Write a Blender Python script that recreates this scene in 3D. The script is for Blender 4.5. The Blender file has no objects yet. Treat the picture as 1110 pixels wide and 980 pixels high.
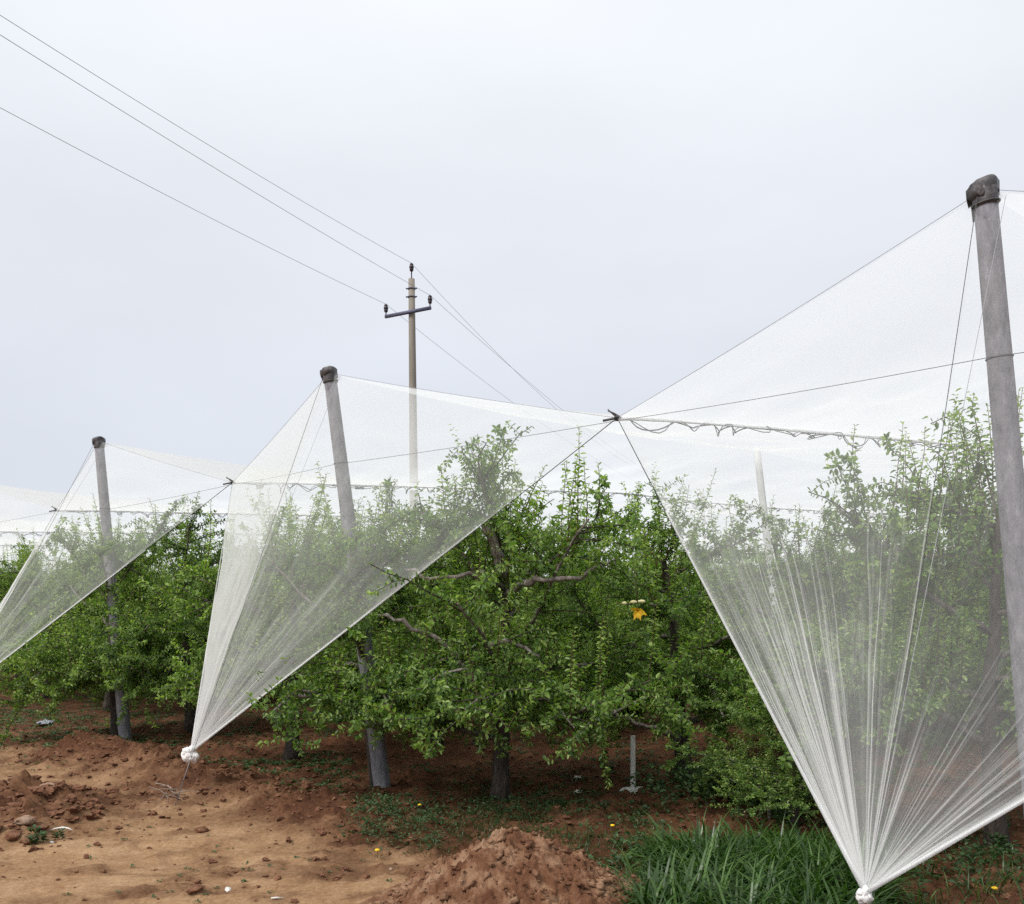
import bpy, math, random
import numpy as np
from mathutils import Vector, Matrix

random.seed(7)
RNG = np.random.default_rng(7)
scene = bpy.context.scene
COL = scene.collection
R = math.radians

# ------------------------------------------------------------------ camera helpers
CAM_H, F, CX, HY = 1.6, 1000.0, 555.0, 665.0
def P(px, py, D):
    return Vector(((px-CX)/F*D, D, CAM_H - (py-HY)/F*D))
def G(px, py):
    """ground point seen at a pixel (z = 0)"""
    D = CAM_H*F/(py-HY)
    return Vector(((px-CX)/F*D, D, 0.0))

# ------------------------------------------------------------------ noise
def _hash(ix, iy, iz, seed):
    n = (ix.astype(np.int64)*374761393 + iy.astype(np.int64)*668265263 + iz.astype(np.int64)*2147483647 + seed*974634777) & 0xffffffff
    n = ((n ^ (n >> 13))*1274126177) & 0xffffffff
    n = (n ^ (n >> 16)) & 0xffffffff
    return n/4294967295.0*2-1
def vnoise(x, y, z=None, seed=0):
    x = np.asarray(x, float); y = np.asarray(y, float)
    z = np.zeros_like(x) if z is None else np.asarray(z, float)
    x, y, z = np.broadcast_arrays(x, y, z)
    ix, iy, iz = np.floor(x), np.floor(y), np.floor(z)
    fx, fy, fz = x-ix, y-iy, z-iz
    ux, uy, uz = [f*f*f*(f*(f*6-15)+10) for f in (fx, fy, fz)]
    def c(a, b, d): return _hash(ix+a, iy+b, iz+d, seed)
    x00 = c(0,0,0)*(1-ux)+c(1,0,0)*ux; x10 = c(0,1,0)*(1-ux)+c(1,1,0)*ux
    x01 = c(0,0,1)*(1-ux)+c(1,0,1)*ux; x11 = c(0,1,1)*(1-ux)+c(1,1,1)*ux
    return (x00*(1-uy)+x10*uy)*(1-uz) + (x01*(1-uy)+x11*uy)*uz
def fbm(x, y, z=None, oct=4, seed=0, gain=.5):
    s = 0; a = 1; f = 1; t = 0
    for o in range(oct):
        s = s + a*vnoise(np.asarray(x)*f+o*17.3, np.asarray(y)*f-o*9.1, None if z is None else np.asarray(z)*f, seed+o)
        t += a; a *= gain; f *= 2.03
    return s/t
def sstep(a, b, x):
    t = np.clip((x-a)/(b-a), 0, 1); return t*t*(3-2*t)

# ------------------------------------------------------------------ mesh helpers
class MB:
    def __init__(s): s.v = []; s.f = []; s.n = 0; s.m = []; s.att = []
    def add(s, verts, faces, mat=0, att=0.0):
        verts = np.asarray(verts, float).reshape(-1, 3)
        s.v.append(verts)
        faces = np.asarray(faces, int) + s.n
        s.f.append(faces); s.m.append(np.full(len(faces), mat))
        s.att.append(np.broadcast_to(np.asarray(att, float), (len(verts),)))
        s.n += len(verts)
    def tube(s, pts, rad, sides=6, mat=0, att=0.0, caps=True):
        pts = np.asarray([tuple(p) for p in pts], float); n = len(pts)
        rad = np.broadcast_to(np.asarray(rad, float), (n,))
        t = np.gradient(pts, axis=0); t /= np.linalg.norm(t, axis=1)[:, None]+1e-12
        ref = np.array([0, 0, 1.0]) if abs(t[0][2]) < .9 else np.array([1.0, 0, 0])
        u = np.cross(t, ref); u /= np.linalg.norm(u, axis=1)[:, None]+1e-9
        for i in range(1, n):
            if np.dot(u[i], u[i-1]) < 0: u[i] = -u[i]
        w = np.cross(t, u)
        a = np.arange(sides)/sides*2*np.pi
        V = pts[:, None]+rad[:, None, None]*(np.cos(a)[None, :, None]*u[:, None]+np.sin(a)[None, :, None]*w[:, None])
        i, j = np.meshgrid(np.arange(n-1), np.arange(sides), indexing='ij')
        j2 = (j+1) % sides
        q = np.stack([i*sides+j, i*sides+j2, (i+1)*sides+j2, (i+1)*sides+j], -1).reshape(-1, 4)
        V = V.reshape(-1, 3)
        if caps:
            V = np.vstack([V, pts[0:1], pts[-1:]]); b = n*sides
            jj = np.arange(sides); jn = (jj+1) % sides
            c0 = np.stack([jn, jj, np.full(sides, b), np.full(sides, b)], -1)
            k = (n-1)*sides
            c1 = np.stack([k+jj, k+jn, np.full(sides, b+1), np.full(sides, b+1)], -1)
            q = np.vstack([q, c0, c1])
        if not np.isscalar(att): att = np.concatenate([np.repeat(att, sides), [att[0], att[-1]] if caps else []])
        s.add(V, q, mat, att)
    def box(s, c, sz, rot=None, mat=0):
        c = np.array(c, float); h = np.array(sz, float)/2
        V = np.array([[x, y, z] for x in (-1, 1) for y in (-1, 1) for z in (-1, 1)], float)*h
        if rot is not None: V = V@np.array(rot.to_3x3()).T
        s.add(V+c, [[0,1,3,2],[4,6,7,5],[0,4,5,1],[2,3,7,6],[0,2,6,4],[1,5,7,3]], mat)
    def build(s, name, mats, parent=None, smooth=True, attname='var', origin=None):
        V = np.vstack(s.v); Fq = np.vstack(s.f); M = np.concatenate(s.m); A = np.concatenate(s.att)
        if origin is not None: V = V-np.array(tuple(origin))
        me = bpy.data.meshes.new(name)
        tri = Fq[:, 2] == Fq[:, 3]
        cnt = np.where(tri, 3, 4)
        starts = np.concatenate([[0], np.cumsum(cnt)[:-1]])
        mask = np.ones_like(Fq, bool); mask[tri, 3] = False
        li = Fq[mask]
        me.vertices.add(len(V)); me.vertices.foreach_set('co', V.ravel())
        me.loops.add(len(li)); me.loops.foreach_set('vertex_index', li.astype(np.int32))
        me.polygons.add(len(Fq)); me.polygons.foreach_set('loop_start', starts.astype(np.int32))
        me.polygons.foreach_set('material_index', M.astype(np.int32))
        me.polygons.foreach_set('use_smooth', np.full(len(Fq), smooth))
        a = me.attributes.new(attname, 'FLOAT', 'POINT'); a.data.foreach_set('value', A.astype(np.float32))
        me.update(calc_edges=True); me.validate()
        for m in (mats if isinstance(mats, (list, tuple)) else [mats]): me.materials.append(m)
        o = bpy.data.objects.new(name, me); COL.objects.link(o)
        if parent is not None: o.parent = parent
        elif origin is not None: o.location = origin
        return o
def grid_faces(nu, nv):
    i, j = np.meshgrid(np.arange(nu-1), np.arange(nv-1), indexing='ij')
    return np.stack([i*nv+j, (i+1)*nv+j, (i+1)*nv+j+1, i*nv+j+1], -1).reshape(-1, 4)
def tag(o, label, cat, group=None, kind=None):
    if label: o['label'] = label
    if cat: o['category'] = cat
    if group: o['group'] = group
    if kind: o['kind'] = kind
    return o
def empty(name, loc, label, cat, group=None, rz=0):
    o = bpy.data.objects.new(name, None); COL.objects.link(o); o.location = loc; o.rotation_euler.z = rz
    o.empty_display_size = .1
    return tag(o, label, cat, group)
def lerp(a, b, t): return a+(b-a)*t

# ------------------------------------------------------------------ materials
def mat(name):
    m = bpy.data.materials.new(name); m.use_nodes = True
    nt = m.node_tree; nt.nodes.clear()
    out = nt.nodes.new('ShaderNodeOutputMaterial')
    return m, nt, out
def N(nt, typ, **kw):
    n = nt.nodes.new(typ)
    for k, v in kw.items():
        if k in n.inputs: n.inputs[k].default_value = v
        else: setattr(n, k, v)
    return n
def ramp(nt, stops):
    r = nt.nodes.new('ShaderNodeValToRGB'); e = r.color_ramp.elements
    while len(e) < len(stops): e.new(.5)
    for i, (p, c) in enumerate(stops): e[i].position = p; e[i].color = (*c, 1)
    return r
def simple(name, stops, scale=20, rough=.8, bump=0.0, bscale=None, metal=0, stretch=None):
    m, nt, out = mat(name)
    tc = N(nt, 'ShaderNodeTexCoord')
    src = tc.outputs['Object']
    if stretch:
        mp = N(nt, 'ShaderNodeMapping'); mp.inputs['Scale'].default_value = stretch
        nt.links.new(src, mp.inputs[0]); src = mp.outputs[0]
    no = N(nt, 'ShaderNodeTexNoise', Scale=scale, Detail=6.0, Roughness=.65); nt.links.new(src, no.inputs['Vector'])
    r = ramp(nt, stops); nt.links.new(no.outputs['Fac'], r.inputs[0])
    b = N(nt, 'ShaderNodeBsdfPrincipled', Roughness=rough, Metallic=metal)
    b.inputs['Specular IOR Level'].default_value = .3
    nt.links.new(r.outputs[0], b.inputs['Base Color']); nt.links.new(b.outputs[0], out.inputs[0])
    if bump:
        n2 = N(nt, 'ShaderNodeTexNoise', Scale=bscale or scale*2, Detail=8.0); nt.links.new(src, n2.inputs['Vector'])
        bp = N(nt, 'ShaderNodeBump', Strength=min(1, bump*1.4), Distance=.02); nt.links.new(n2.outputs['Fac'], bp.inputs['Height'])
        nt.links.new(bp.outputs[0], b.inputs['Normal'])
    return m

def leaf_mat(name, dark, mid, light, trans=.35, gloss=.42):
    m, nt, out = mat(name)
    at = N(nt, 'ShaderNodeAttribute'); at.attribute_name = 'var'
    oi = N(nt, 'ShaderNodeObjectInfo')
    ad = N(nt, 'ShaderNodeMath', operation='MULTIPLY_ADD'); ad.inputs[1].default_value = .18
    nt.links.new(oi.outputs['Random'], ad.inputs[0]); nt.links.new(at.outputs['Fac'], ad.inputs[2])
    sb = N(nt, 'ShaderNodeMath', operation='SUBTRACT'); sb.inputs[1].default_value = .09
    nt.links.new(ad.outputs[0], sb.inputs[0])
    r = ramp(nt, [(0, dark), (.5, mid), (1, light)]); nt.links.new(sb.outputs[0], r.inputs[0])
    b = N(nt, 'ShaderNodeBsdfPrincipled', Roughness=gloss)
    b.inputs['Specular IOR Level'].default_value = .45
    nt.links.new(r.outputs[0], b.inputs['Base Color'])
    t = N(nt, 'ShaderNodeBsdfTranslucent')
    mc = N(nt, 'ShaderNodeMix', data_type='RGBA', blend_type='MULTIPLY'); mc.inputs[0].default_value = 1
    nt.links.new(r.outputs[0], mc.inputs[6]); mc.inputs[7].default_value = (1.5, 1.7, .6, 1)
    nt.links.new(mc.outputs[2], t.inputs[0])
    mx = N(nt, 'ShaderNodeMixShader'); mx.inputs[0].default_value = trans
    nt.links.new(b.outputs[0], mx.inputs[1]); nt.links.new(t.outputs[0], mx.inputs[2]); nt.links.new(mx.outputs[0], out.inputs[0])
    return m
M_LEAF = leaf_mat('fruit_leaf', (.028, .070, .018), (.116, .205, .038), (.37, .48, .15), .42)
M_WEED = leaf_mat('weed_leaf', (.018, .042, .014), (.04, .085, .025), (.10, .15, .06), .25, .6)
M_GRASS = leaf_mat('grass_blade', (.009, .028, .005), (.030, .073, .012), (.105, .19, .045), .3, .35)
M_BARK0 = simple('bark', [(.3, (.04, .032, .027)), (.5, (.13, .105, .09)), (.68, (.29, .26, .235))], 30, .9, .9, 60, stretch=(1, 1, .3))
def bark_mat():
    m, nt, out = mat('fruit_tree_bark')
    tc = N(nt, 'ShaderNodeTexCoord'); mp = N(nt, 'ShaderNodeMapping'); mp.inputs['Scale'].default_value = (1, 1, .3); nt.links.new(tc.outputs['Object'], mp.inputs[0])
    no = N(nt, 'ShaderNodeTexNoise', Scale=38.0, Detail=8.0, Roughness=.7); nt.links.new(mp.outputs[0], no.inputs['Vector'])
    r0 = ramp(nt, [(.35, (.018, .013, .010)), (.55, (.065, .048, .038)), (.72, (.15, .12, .10))])
    r1 = ramp(nt, [(.35, (.07, .055, .045)), (.5, (.19, .16, .14)), (.66, (.38, .35, .32))])
    nt.links.new(no.outputs['Fac'], r0.inputs[0]); nt.links.new(no.outputs['Fac'], r1.inputs[0])
    at = N(nt, 'ShaderNodeAttribute'); at.attribute_name = 'var'
    mx = N(nt, 'ShaderNodeMix', data_type='RGBA'); nt.links.new(at.outputs['Fac'], mx.inputs[0]); nt.links.new(r0.outputs[0], mx.inputs[6]); nt.links.new(r1.outputs[0], mx.inputs[7])
    b = N(nt, 'ShaderNodeBsdfPrincipled', Roughness=.9); nt.links.new(mx.outputs[2], b.inputs['Base Color'])
    bp = N(nt, 'ShaderNodeBump', Strength=1.0, Distance=.02); nt.links.new(no.outputs['Fac'], bp.inputs['Height']); nt.links.new(bp.outputs[0], b.inputs['Normal'])
    nt.links.new(b.outputs[0], out.inputs[0]); return m
M_BARK = bark_mat()
M_TWIG = simple('twig', [(.3, (.05, .03, .018)), (.7, (.12, .075, .04))], 40, .8)
M_CONC = simple('post_concrete', [(.28, (.085, .08, .09)), (.45, (.175, .17, .188)), (.58, (.22, .213, .235)), (.75, (.34, .33, .35))], 22, .9, .25, 90, stretch=(1, 1, .35))
M_PALE = simple('haze_paled_post', [(.3, (.58, .59, .59)), (.7, (.68, .68, .68))], 9, .9)  # inner post paled to fade behind the net: veil haze put into its colour
M_PLAST = simple('black_plastic', [(.3, (.035, .033, .036)), (.55, (.085, .08, .084)), (.78, (.26, .25, .26))], 16, .38, .2, 22)
M_WIRE = simple('wire_steel', [(.3, (.05, .05, .05)), (.7, (.12, .12, .125))], 60, .55, 0, metal=.3)
M_ROPE = simple('dark_rope', [(.3, (.03, .03, .032)), (.7, (.08, .08, .08))], 200, .85)
M_GALV = simple('lacing_cord', [(.3, (.22, .22, .24)), (.7, (.42, .42, .45))], 80, .7)
M_POLE = simple('power_pole_concrete', [(.25, (.17, .155, .13)), (.55, (.25, .225, .19)), (.8, (.33, .30, .26))], 2.5, .9, .2, 30, stretch=(1, 1, .3))
M_ARM = simple('crossarm_steel', [(.3, (.06, .06, .10)), (.7, (.13, .13, .19))], 5, .6, 0, metal=.2)
M_CERAM = simple('insulator', [(.3, (.02, .015, .018)), (.7, (.05, .035, .04))], 5, .25)
M_WHITE = simple('white_paint', [(.3, (.50, .49, .46)), (.7, (.72, .71, .69))], 12, .6)
M_STONE = simple('pale_stone', [(.3, (.17, .10, .065)), (.55, (.29, .19, .13)), (.75, (.40, .31, .24))], 14, .9, .5, 40)
M_CLOD = simple('red_clod', [(.3, (.085, .034, .018)), (.55, (.17, .078, .042)), (.8, (.28, .155, .09))], 16, .95, .6, 50)
M_BONE = simple('white_scrap', [(.3, (.55, .52, .46)), (.7, (.78, .76, .72))], 12, .6)
M_GREY = simple('grey_sheet', [(.3, (.16, .17, .2)), (.7, (.32, .34, .38))], 12, .5)
M_YEL = simple('yellow_petal', [(.3, (.75, .38, .01)), (.6, (.85, .55, .02)), (.8, (.9, .72, .1))], 40, .5)
M_PYEL = simple('pale_yellow', [(.3, (.75, .66, .28)), (.7, (.85, .8, .5))], 40, .5)

def net_mat(name):
    m, nt, out = mat(name)
    at = N(nt, 'ShaderNodeAttribute'); at.attribute_name = 'var'       # thread cover of the weave, 0..1
    ge = N(nt, 'ShaderNodeNewGeometry')
    tc = N(nt, 'ShaderNodeTexCoord')
    no = N(nt, 'ShaderNodeTexNoise', Scale=28.0, Detail=5.0, Roughness=.7); nt.links.new(tc.outputs['Object'], no.inputs['Vector'])
    mr = N(nt, 'ShaderNodeMapRange'); mr.inputs[1].default_value = .25; mr.inputs[2].default_value = .75
    mr.inputs[3].default_value = .94; mr.inputs[4].default_value = 1.06
    nt.links.new(no.outputs['Fac'], mr.inputs[0])
    dn = N(nt, 'ShaderNodeMath', operation='MULTIPLY'); nt.links.new(at.outputs['Fac'], dn.inputs[0]); nt.links.new(mr.outputs[0], dn.inputs[1])
    cl = N(nt, 'ShaderNodeMath', operation='MINIMUM'); cl.inputs[1].default_value = .985; nt.links.new(dn.outputs[0], cl.inputs[0])
    dt = N(nt, 'ShaderNodeVectorMath', operation='DOT_PRODUCT'); nt.links.new(ge.outputs['Normal'], dt.inputs[0]); nt.links.new(ge.outputs['Incoming'], dt.inputs[1])
    ab = N(nt, 'ShaderNodeMath', operation='ABSOLUTE'); nt.links.new(dt.outputs['Value'], ab.inputs[0])
    mxm = N(nt, 'ShaderNodeMath', operation='MAXIMUM'); mxm.inputs[1].default_value = .22; nt.links.new(ab.outputs[0], mxm.inputs[0])
    inv = N(nt, 'ShaderNodeMath', operation='DIVIDE'); inv.inputs[0].default_value = 1; nt.links.new(mxm.outputs[0], inv.inputs[1])
    om = N(nt, 'ShaderNodeMath', operation='SUBTRACT'); om.inputs[0].default_value = 1; nt.links.new(cl.outputs[0], om.inputs[1])
    pw = N(nt, 'ShaderNodeMath', operation='POWER'); nt.links.new(om.outputs[0], pw.inputs[0]); nt.links.new(inv.outputs[0], pw.inputs[1])
    tr = N(nt, 'ShaderNodeBsdfTransparent')
    df = N(nt, 'ShaderNodeBsdfDiffuse'); df.inputs[0].default_value = (.97, .98, .975, 1)
    tl = N(nt, 'ShaderNodeBsdfTranslucent'); tl.inputs[0].default_value = (.97, .98, .98, 1)
    m1 = N(nt, 'ShaderNodeMixShader'); m1.inputs[0].default_value = .6
    nt.links.new(df.outputs[0], m1.inputs[1]); nt.links.new(tl.outputs[0], m1.inputs[2])
    m2 = N(nt, 'ShaderNodeMixShader'); nt.links.new(pw.outputs[0], m2.inputs[0])
    nt.links.new(m1.outputs[0], m2.inputs[1]); nt.links.new(tr.outputs[0], m2.inputs[2])
    nt.links.new(m2.outputs[0], out.inputs[0])
    return m
M_NET = net_mat('white_netting')
M_NETB = simple('bunched_netting', [(.3, (.66, .64, .62)), (.7, (.86, .85, .84))], 30, .8, .3, 60)

# ------------------------------------------------------------------ world, sun, camera
SUN_EL, SUN_AZ = R(47), R(226)   # azimuth the light comes from, measured from +Y clockwise
w = bpy.data.worlds.new('World'); scene.world = w; w.use_nodes = True
nt = w.node_tree; nt.nodes.clear()
wo = N(nt, 'ShaderNodeOutputWorld'); bg = N(nt, 'ShaderNodeBackground'); bg.inputs[1].default_value = .1
sk = N(nt, 'ShaderNodeTexSky'); sk.sky_type = 'NISHITA'; sk.sun_disc = False; sk.sun_elevation = SUN_EL; sk.sun_rotation = SUN_AZ
hs = N(nt, 'ShaderNodeHueSaturation'); hs.inputs['Saturation'].default_value = .25; nt.links.new(sk.outputs[0], hs.inputs['Color'])
tc = N(nt, 'ShaderNodeTexCoord'); sx = N(nt, 'ShaderNodeSeparateXYZ'); nt.links.new(tc.outputs['Generated'], sx.inputs[0])
cr = ramp(nt, [(0, (.615, .655, .725)), (.2, (.665, .702, .772)), (.42, (.755, .79, .85)), (.62, (.87, .90, .95)), (1, (1.28, 1.31, 1.34))])
nt.links.new(sx.outputs['Z'], cr.inputs[0])
mp = N(nt, 'ShaderNodeMapping'); mp.inputs['Scale'].default_value = (1.3, 1.3, 3.2); nt.links.new(tc.outputs['Generated'], mp.inputs[0])
no = N(nt, 'ShaderNodeTexNoise', Scale=1.6, Detail=5.0, Roughness=.5); nt.links.new(mp.outputs[0], no.inputs['Vector'])
mr = N(nt, 'ShaderNodeMapRange'); mr.inputs[1].default_value = .3; mr.inputs[2].default_value = .7; mr.inputs[3].default_value = 10.2; mr.inputs[4].default_value = 11.3
nt.links.new(no.outputs['Fac'], mr.inputs[0])
vm = N(nt, 'ShaderNodeVectorMath', operation='SCALE'); nt.links.new(cr.outputs[0], vm.inputs[0]); nt.links.new(mr.outputs[0], vm.inputs['Scale'])
mxw = N(nt, 'ShaderNodeMix', data_type='RGBA'); mxw.inputs[0].default_value = .06
nt.links.new(vm.outputs[0], mxw.inputs[6]); nt.links.new(hs.outputs[0], mxw.inputs[7])
nt.links.new(mxw.outputs[2], bg.inputs[0]); nt.links.new(bg.outputs[0], wo.inputs[0])

sl = bpy.data.lights.new('sun', 'SUN'); sl.energy = 2.9; sl.angle = R(22); sl.color = (1, .965, .92)
so = bpy.data.objects.new('sun', sl); COL.objects.link(so)
sd = Vector((math.sin(SUN_AZ)*math.cos(SUN_EL), math.cos(SUN_AZ)*math.cos(SUN_EL), math.sin(SUN_EL)))
so.rotation_euler = sd.to_track_quat('Z', 'Y').to_euler(); so.location = (0, -5, 12)

cd = bpy.data.cameras.new('camera'); cam = bpy.data.objects.new('camera', cd); COL.objects.link(cam)
cam.location = (0, 0, CAM_H); cam.rotation_euler = (R(90), 0, 0)
cd.sensor_width = 36; cd.lens = 36*F/1110; cd.shift_y = (HY-490)/1110; cd.clip_start = .05; cd.clip_end = 2000
scene.camera = cam
scene.view_settings.view_transform = 'Standard'; scene.view_settings.look = 'None'
scene.view_settings.exposure = .08; scene.view_settings.gamma = 1
scene.render.engine = 'CYCLES'
cy = scene.cycles
cy.max_bounces = 6; cy.diffuse_bounces = 3; cy.glossy_bounces = 2; cy.transmission_bounces = 4; cy.transparent_max_bounces = 40
cy.use_denoising = False; cy.sample_clamp_indirect = 4

# ------------------------------------------------------------------ layout frame of the orchard
d = np.array([.82, .572]); d /= np.linalg.norm(d)      # along the rows, into the orchard
nn = np.array([-d[1], d[0]])                           # across the rows
SPAN = 5.6
D3 = Vector((d[0], d[1], 0))
posts_base = {0: Vector((2.73, 4.68, 0)), 1: Vector((-1.15, 8.2, 0)), 2: Vector((-4.86, 11.6, 0))}
posts_top = {0: P(1067, 203, 4.64), 1: P(357, 403, 8.08), 2: P(107, 477, 11.42)}
STEP = Vector((-3.75, 3.4, 0))
for k in range(3, 9):
    posts_base[k] = posts_base[2]+STEP*(k-2)
    posts_top[k] = posts_base[k]+Vector((-.3, -.15, 3.78))
# node[k] lies between post k-1 and k (node[0] is right of post 0)
nodes = {0: Vector((4.7, 2.9, 2.82)), 1: P(669, 453, 6.45), 2: P(252, 523, 9.9), 3: P(61, 553, 13.2)}
for k in range(4, 10): nodes[k] = nodes[3]+STEP*(k-3); 
knots = {0: P(938, 968, 4.05), 1: P(207, 815, 7.78), 2: P(-60, 765, 11.0)}
anchors = {0: Vector((1.50, 3.98, 0)), 1: G(188, 877), 2: Vector((-6.85, 10.9, 0))}
for k in (3, 4): knots[k] = knots[2]+STEP*(k-2); anchors[k] = anchors[2]+STEP*(k-2)

# ------------------------------------------------------------------ ground height
BERM = [(-5.1, 10.9, .10), (-4.4, 10.1, .16), (-3.4, 9.0, .17), (-2.6, 8.3, .13), (-1.75, 7.5, .12), (-1.15, 6.85, .06)]
def seg_dist(x, y, pts):
    best = np.full(x.shape, 1e9); hh = np.zeros(x.shape)
    for (ax, ay, ah), (bx, by, bh) in zip(pts[:-1], pts[1:]):
        vx, vy = bx-ax, by-ay
        t = np.clip(((x-ax)*vx+(y-ay)*vy)/(vx*vx+vy*vy), 0, 1)
        q = np.hypot(x-ax-vx*t, y-ay-vy*t)
        m = q < best; best = np.where(m, q, best); hh = np.where(m, ah+(bh-ah)*t, hh)
    return best, hh
def inner(x, y):
    """>0 inside the orchard (beyond the line of posts), metres"""
    s = x*d[0]+y*d[1]; n_ = x*nn[0]+y*nn[1]
    return s-(4.95-.21*(n_-2.3))
def dryness(x, y):
    """1 on the bare trodden sandy track, 0 on the dark red tilled soil"""
    s = inner(x, y)
    wob = fbm(x*.9, y*.9, oct=4, seed=31)*.7
    a = 1-sstep(-2.1, -1.0, s+wob)
    bd, bh = seg_dist(x, y, BERM)
    a = a*(1-.55*np.exp(-(bd/.35)**2))
    bank = np.exp(-(((x+3.85)/.75)**2+((y-7.15)/.75)**2)**1.3)
    a = a*(1-.85*np.clip(bank*1.3, 0, 1))
    a = a*(1-.9*sstep(-.95, -.2, x+wob*.4+(y-5)*.18))
    st = fbm(x*1.1+3, y*2.6, oct=5, seed=91, gain=.6)
    a = a*(1-.6*sstep(.12, .36, st)*sstep(7.6, 6.2, y)) * (1-.4*sstep(.12, .4, fbm(x*3, y*5, oct=4, seed=92)))
    return np.clip(a, 0, 1)
def height(x, y):
    x = np.asarray(x, float); y = np.asarray(y, float)
    far = 1/(1+np.maximum(0, np.hypot(x, y-8)-9)*.15)
    h = fbm(x*.35, y*.35, oct=3, seed=3)*.05
    dr = dryness(x, y)
    rough = 1-dr
    h = h + fbm(x*2.2, y*2.2, oct=3, seed=8)*.03*(.35+rough)
    h = h + np.abs(fbm(x*6, y*6, oct=3, seed=12))*.075*(.12+rough*.9)*far
    h = h + np.maximum(0, vnoise(x*16, y*16, seed=15)-.15)*.035*(.1+rough)*far
    bd, bh = seg_dist(x, y, BERM)
    rg = np.exp(-(bd/.36)**2)
    h = h + bh*rg*(1+.8*fbm(x*4, y*4, oct=5, seed=21, gain=.65)) + rg*.10*np.abs(fbm(x*11, y*11, oct=4, seed=22, gain=.7))
    bank = np.exp(-(((x+3.95)/.8)**2+((y-7.2)/.72)**2)**1.2)
    h = h + bank*(.15+.16*fbm(x*4, y*4, oct=5, seed=23, gain=.65)+.10*np.abs(fbm(x*12, y*12, oct=3, seed=24, gain=.7)))
    # ruts of the track
    h = h - .03*np.exp(-((x*.5+y*.86-5.6)/.3)**2)*dr
    ledge = sstep(0, .25, fbm(x*1.3, y*2.2, oct=3, seed=41))
    h = h + ledge*.02*dr
    return h
def graded(lo, hi, flo, fhi, step, growth=1.12, maxs=60):
    c = list(np.arange(flo, fhi+1e-6, step)); s = step
    while c[-1] < hi: s = min(s*growth, maxs); c.append(c[-1]+s)
    s = step; left = [flo]
    while left[-1] > lo: s = min(s*growth, maxs); left.append(left[-1]-s)
    return np.array(left[1:][::-1]+c)
xs = graded(-900, 900, -5.6, 3.2, .028); ys = graded(-300, 1500, 4.6, 11.5, .028)
X, Y = np.meshgrid(xs, ys, indexing='ij')
Z = height(X, Y)
Z = np.where(np.hypot(X, Y) > 60, Z*.2, Z)
gm, nt, out = mat('orchard_soil')
at = N(nt, 'ShaderNodeAttribute'); at.attribute_name = 'var'
ge = N(nt, 'ShaderNodeNewGeometry')
n1 = N(nt, 'ShaderNodeTexNoise', Scale=2.3, Detail=9.0, Roughness=.68); nt.links.new(ge.outputs['Position'], n1.inputs['Vector'])
n2 = N(nt, 'ShaderNodeTexNoise', Scale=34.0, Detail=6.0, Roughness=.75); nt.links.new(ge.outputs['Position'], n2.inputs['Vector'])
av = N(nt, 'ShaderNodeMath', operation='MULTIPLY_ADD'); av.inputs[1].default_value = .55
nt.links.new(n2.outputs['Fac'], av.inputs[0])
hf = N(nt, 'ShaderNodeMath', operation='MULTIPLY'); hf.inputs[1].default_value = .45; nt.links.new(n1.outputs['Fac'], hf.inputs[0]); nt.links.new(hf.outputs[0], av.inputs[2])
red = ramp(nt, [(.36, (.042, .017, .009)), (.5, (.090, .038, .019)), (.62, (.155, .070, .037))]); nt.links.new(av.outputs[0], red.inputs[0])
dry = ramp(nt, [(.32, (.145, .068, .031)), (.43, (.245, .136, .068)), (.53, (.32, .195, .106)), (.66, (.42, .28, .168))]); nt.links.new(av.outputs[0], dry.inputs[0])
wob = N(nt, 'ShaderNodeMath', operation='MULTIPLY_ADD'); wob.inputs[1].default_value = .9
nt.links.new(n1.outputs['Fac'], wob.inputs[0]); 
sb = N(nt, 'ShaderNodeMath', operation='SUBTRACT'); sb.inputs[1].default_value = .45; nt.links.new(at.outputs['Fac'], sb.inputs[0]); nt.links.new(sb.outputs[0], wob.inputs[2])
wob.use_clamp = True
mx = N(nt, 'ShaderNodeMix', data_type='RGBA'); nt.links.new(wob.outputs[0], mx.inputs[0]); nt.links.new(red.outputs[0], mx.inputs[6]); nt.links.new(dry.outputs[0], mx.inputs[7])
b = N(nt, 'ShaderNodeBsdfPrincipled', Roughness=.95); b.inputs['Specular IOR Level'].default_value = .15
nt.links.new(mx.outputs[2], b.inputs['Base Color'])
bp = N(nt, 'ShaderNodeBump', Strength=.7, Distance=.02); nt.links.new(n2.outputs['Fac'], bp.inputs['Height']); nt.links.new(bp.outputs[0], b.inputs['Normal'])
nt.links.new(b.outputs[0], out.inputs[0])
M_SOIL = gm
g = MB(); g.add(np.stack([X, Y, Z], -1).reshape(-1, 3), grid_faces(len(xs), len(ys)), 0, dryness(X, Y).ravel())
go = g.build('ground', M_SOIL); go['kind'] = 'structure'
def hz(x, y):
    i = int(np.clip(np.searchsorted(xs, x)-1, 0, len(xs)-2)); j = int(np.clip(np.searchsorted(ys, y)-1, 0, len(ys)-2))
    a = (x-xs[i])/(xs[i+1]-xs[i]); b_ = (y-ys[j])/(ys[j+1]-ys[j])
    return float((Z[i, j]*(1-a)+Z[i+1, j]*a)*(1-b_)+(Z[i, j+1]*(1-a)+Z[i+1, j+1]*a)*b_)
def hit(px, py):
    D = 3.5
    while D < 60:
        x = (px-CX)/F*D; z = CAM_H-(py-HY)/F*D
        if z <= hz(x, D): return Vector((x, D, hz(x, D)))
        D += .01
    return G(px, py)
def hzv(x, y): return np.array([hz(a, b_) for a, b_ in zip(x, y)])

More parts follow.
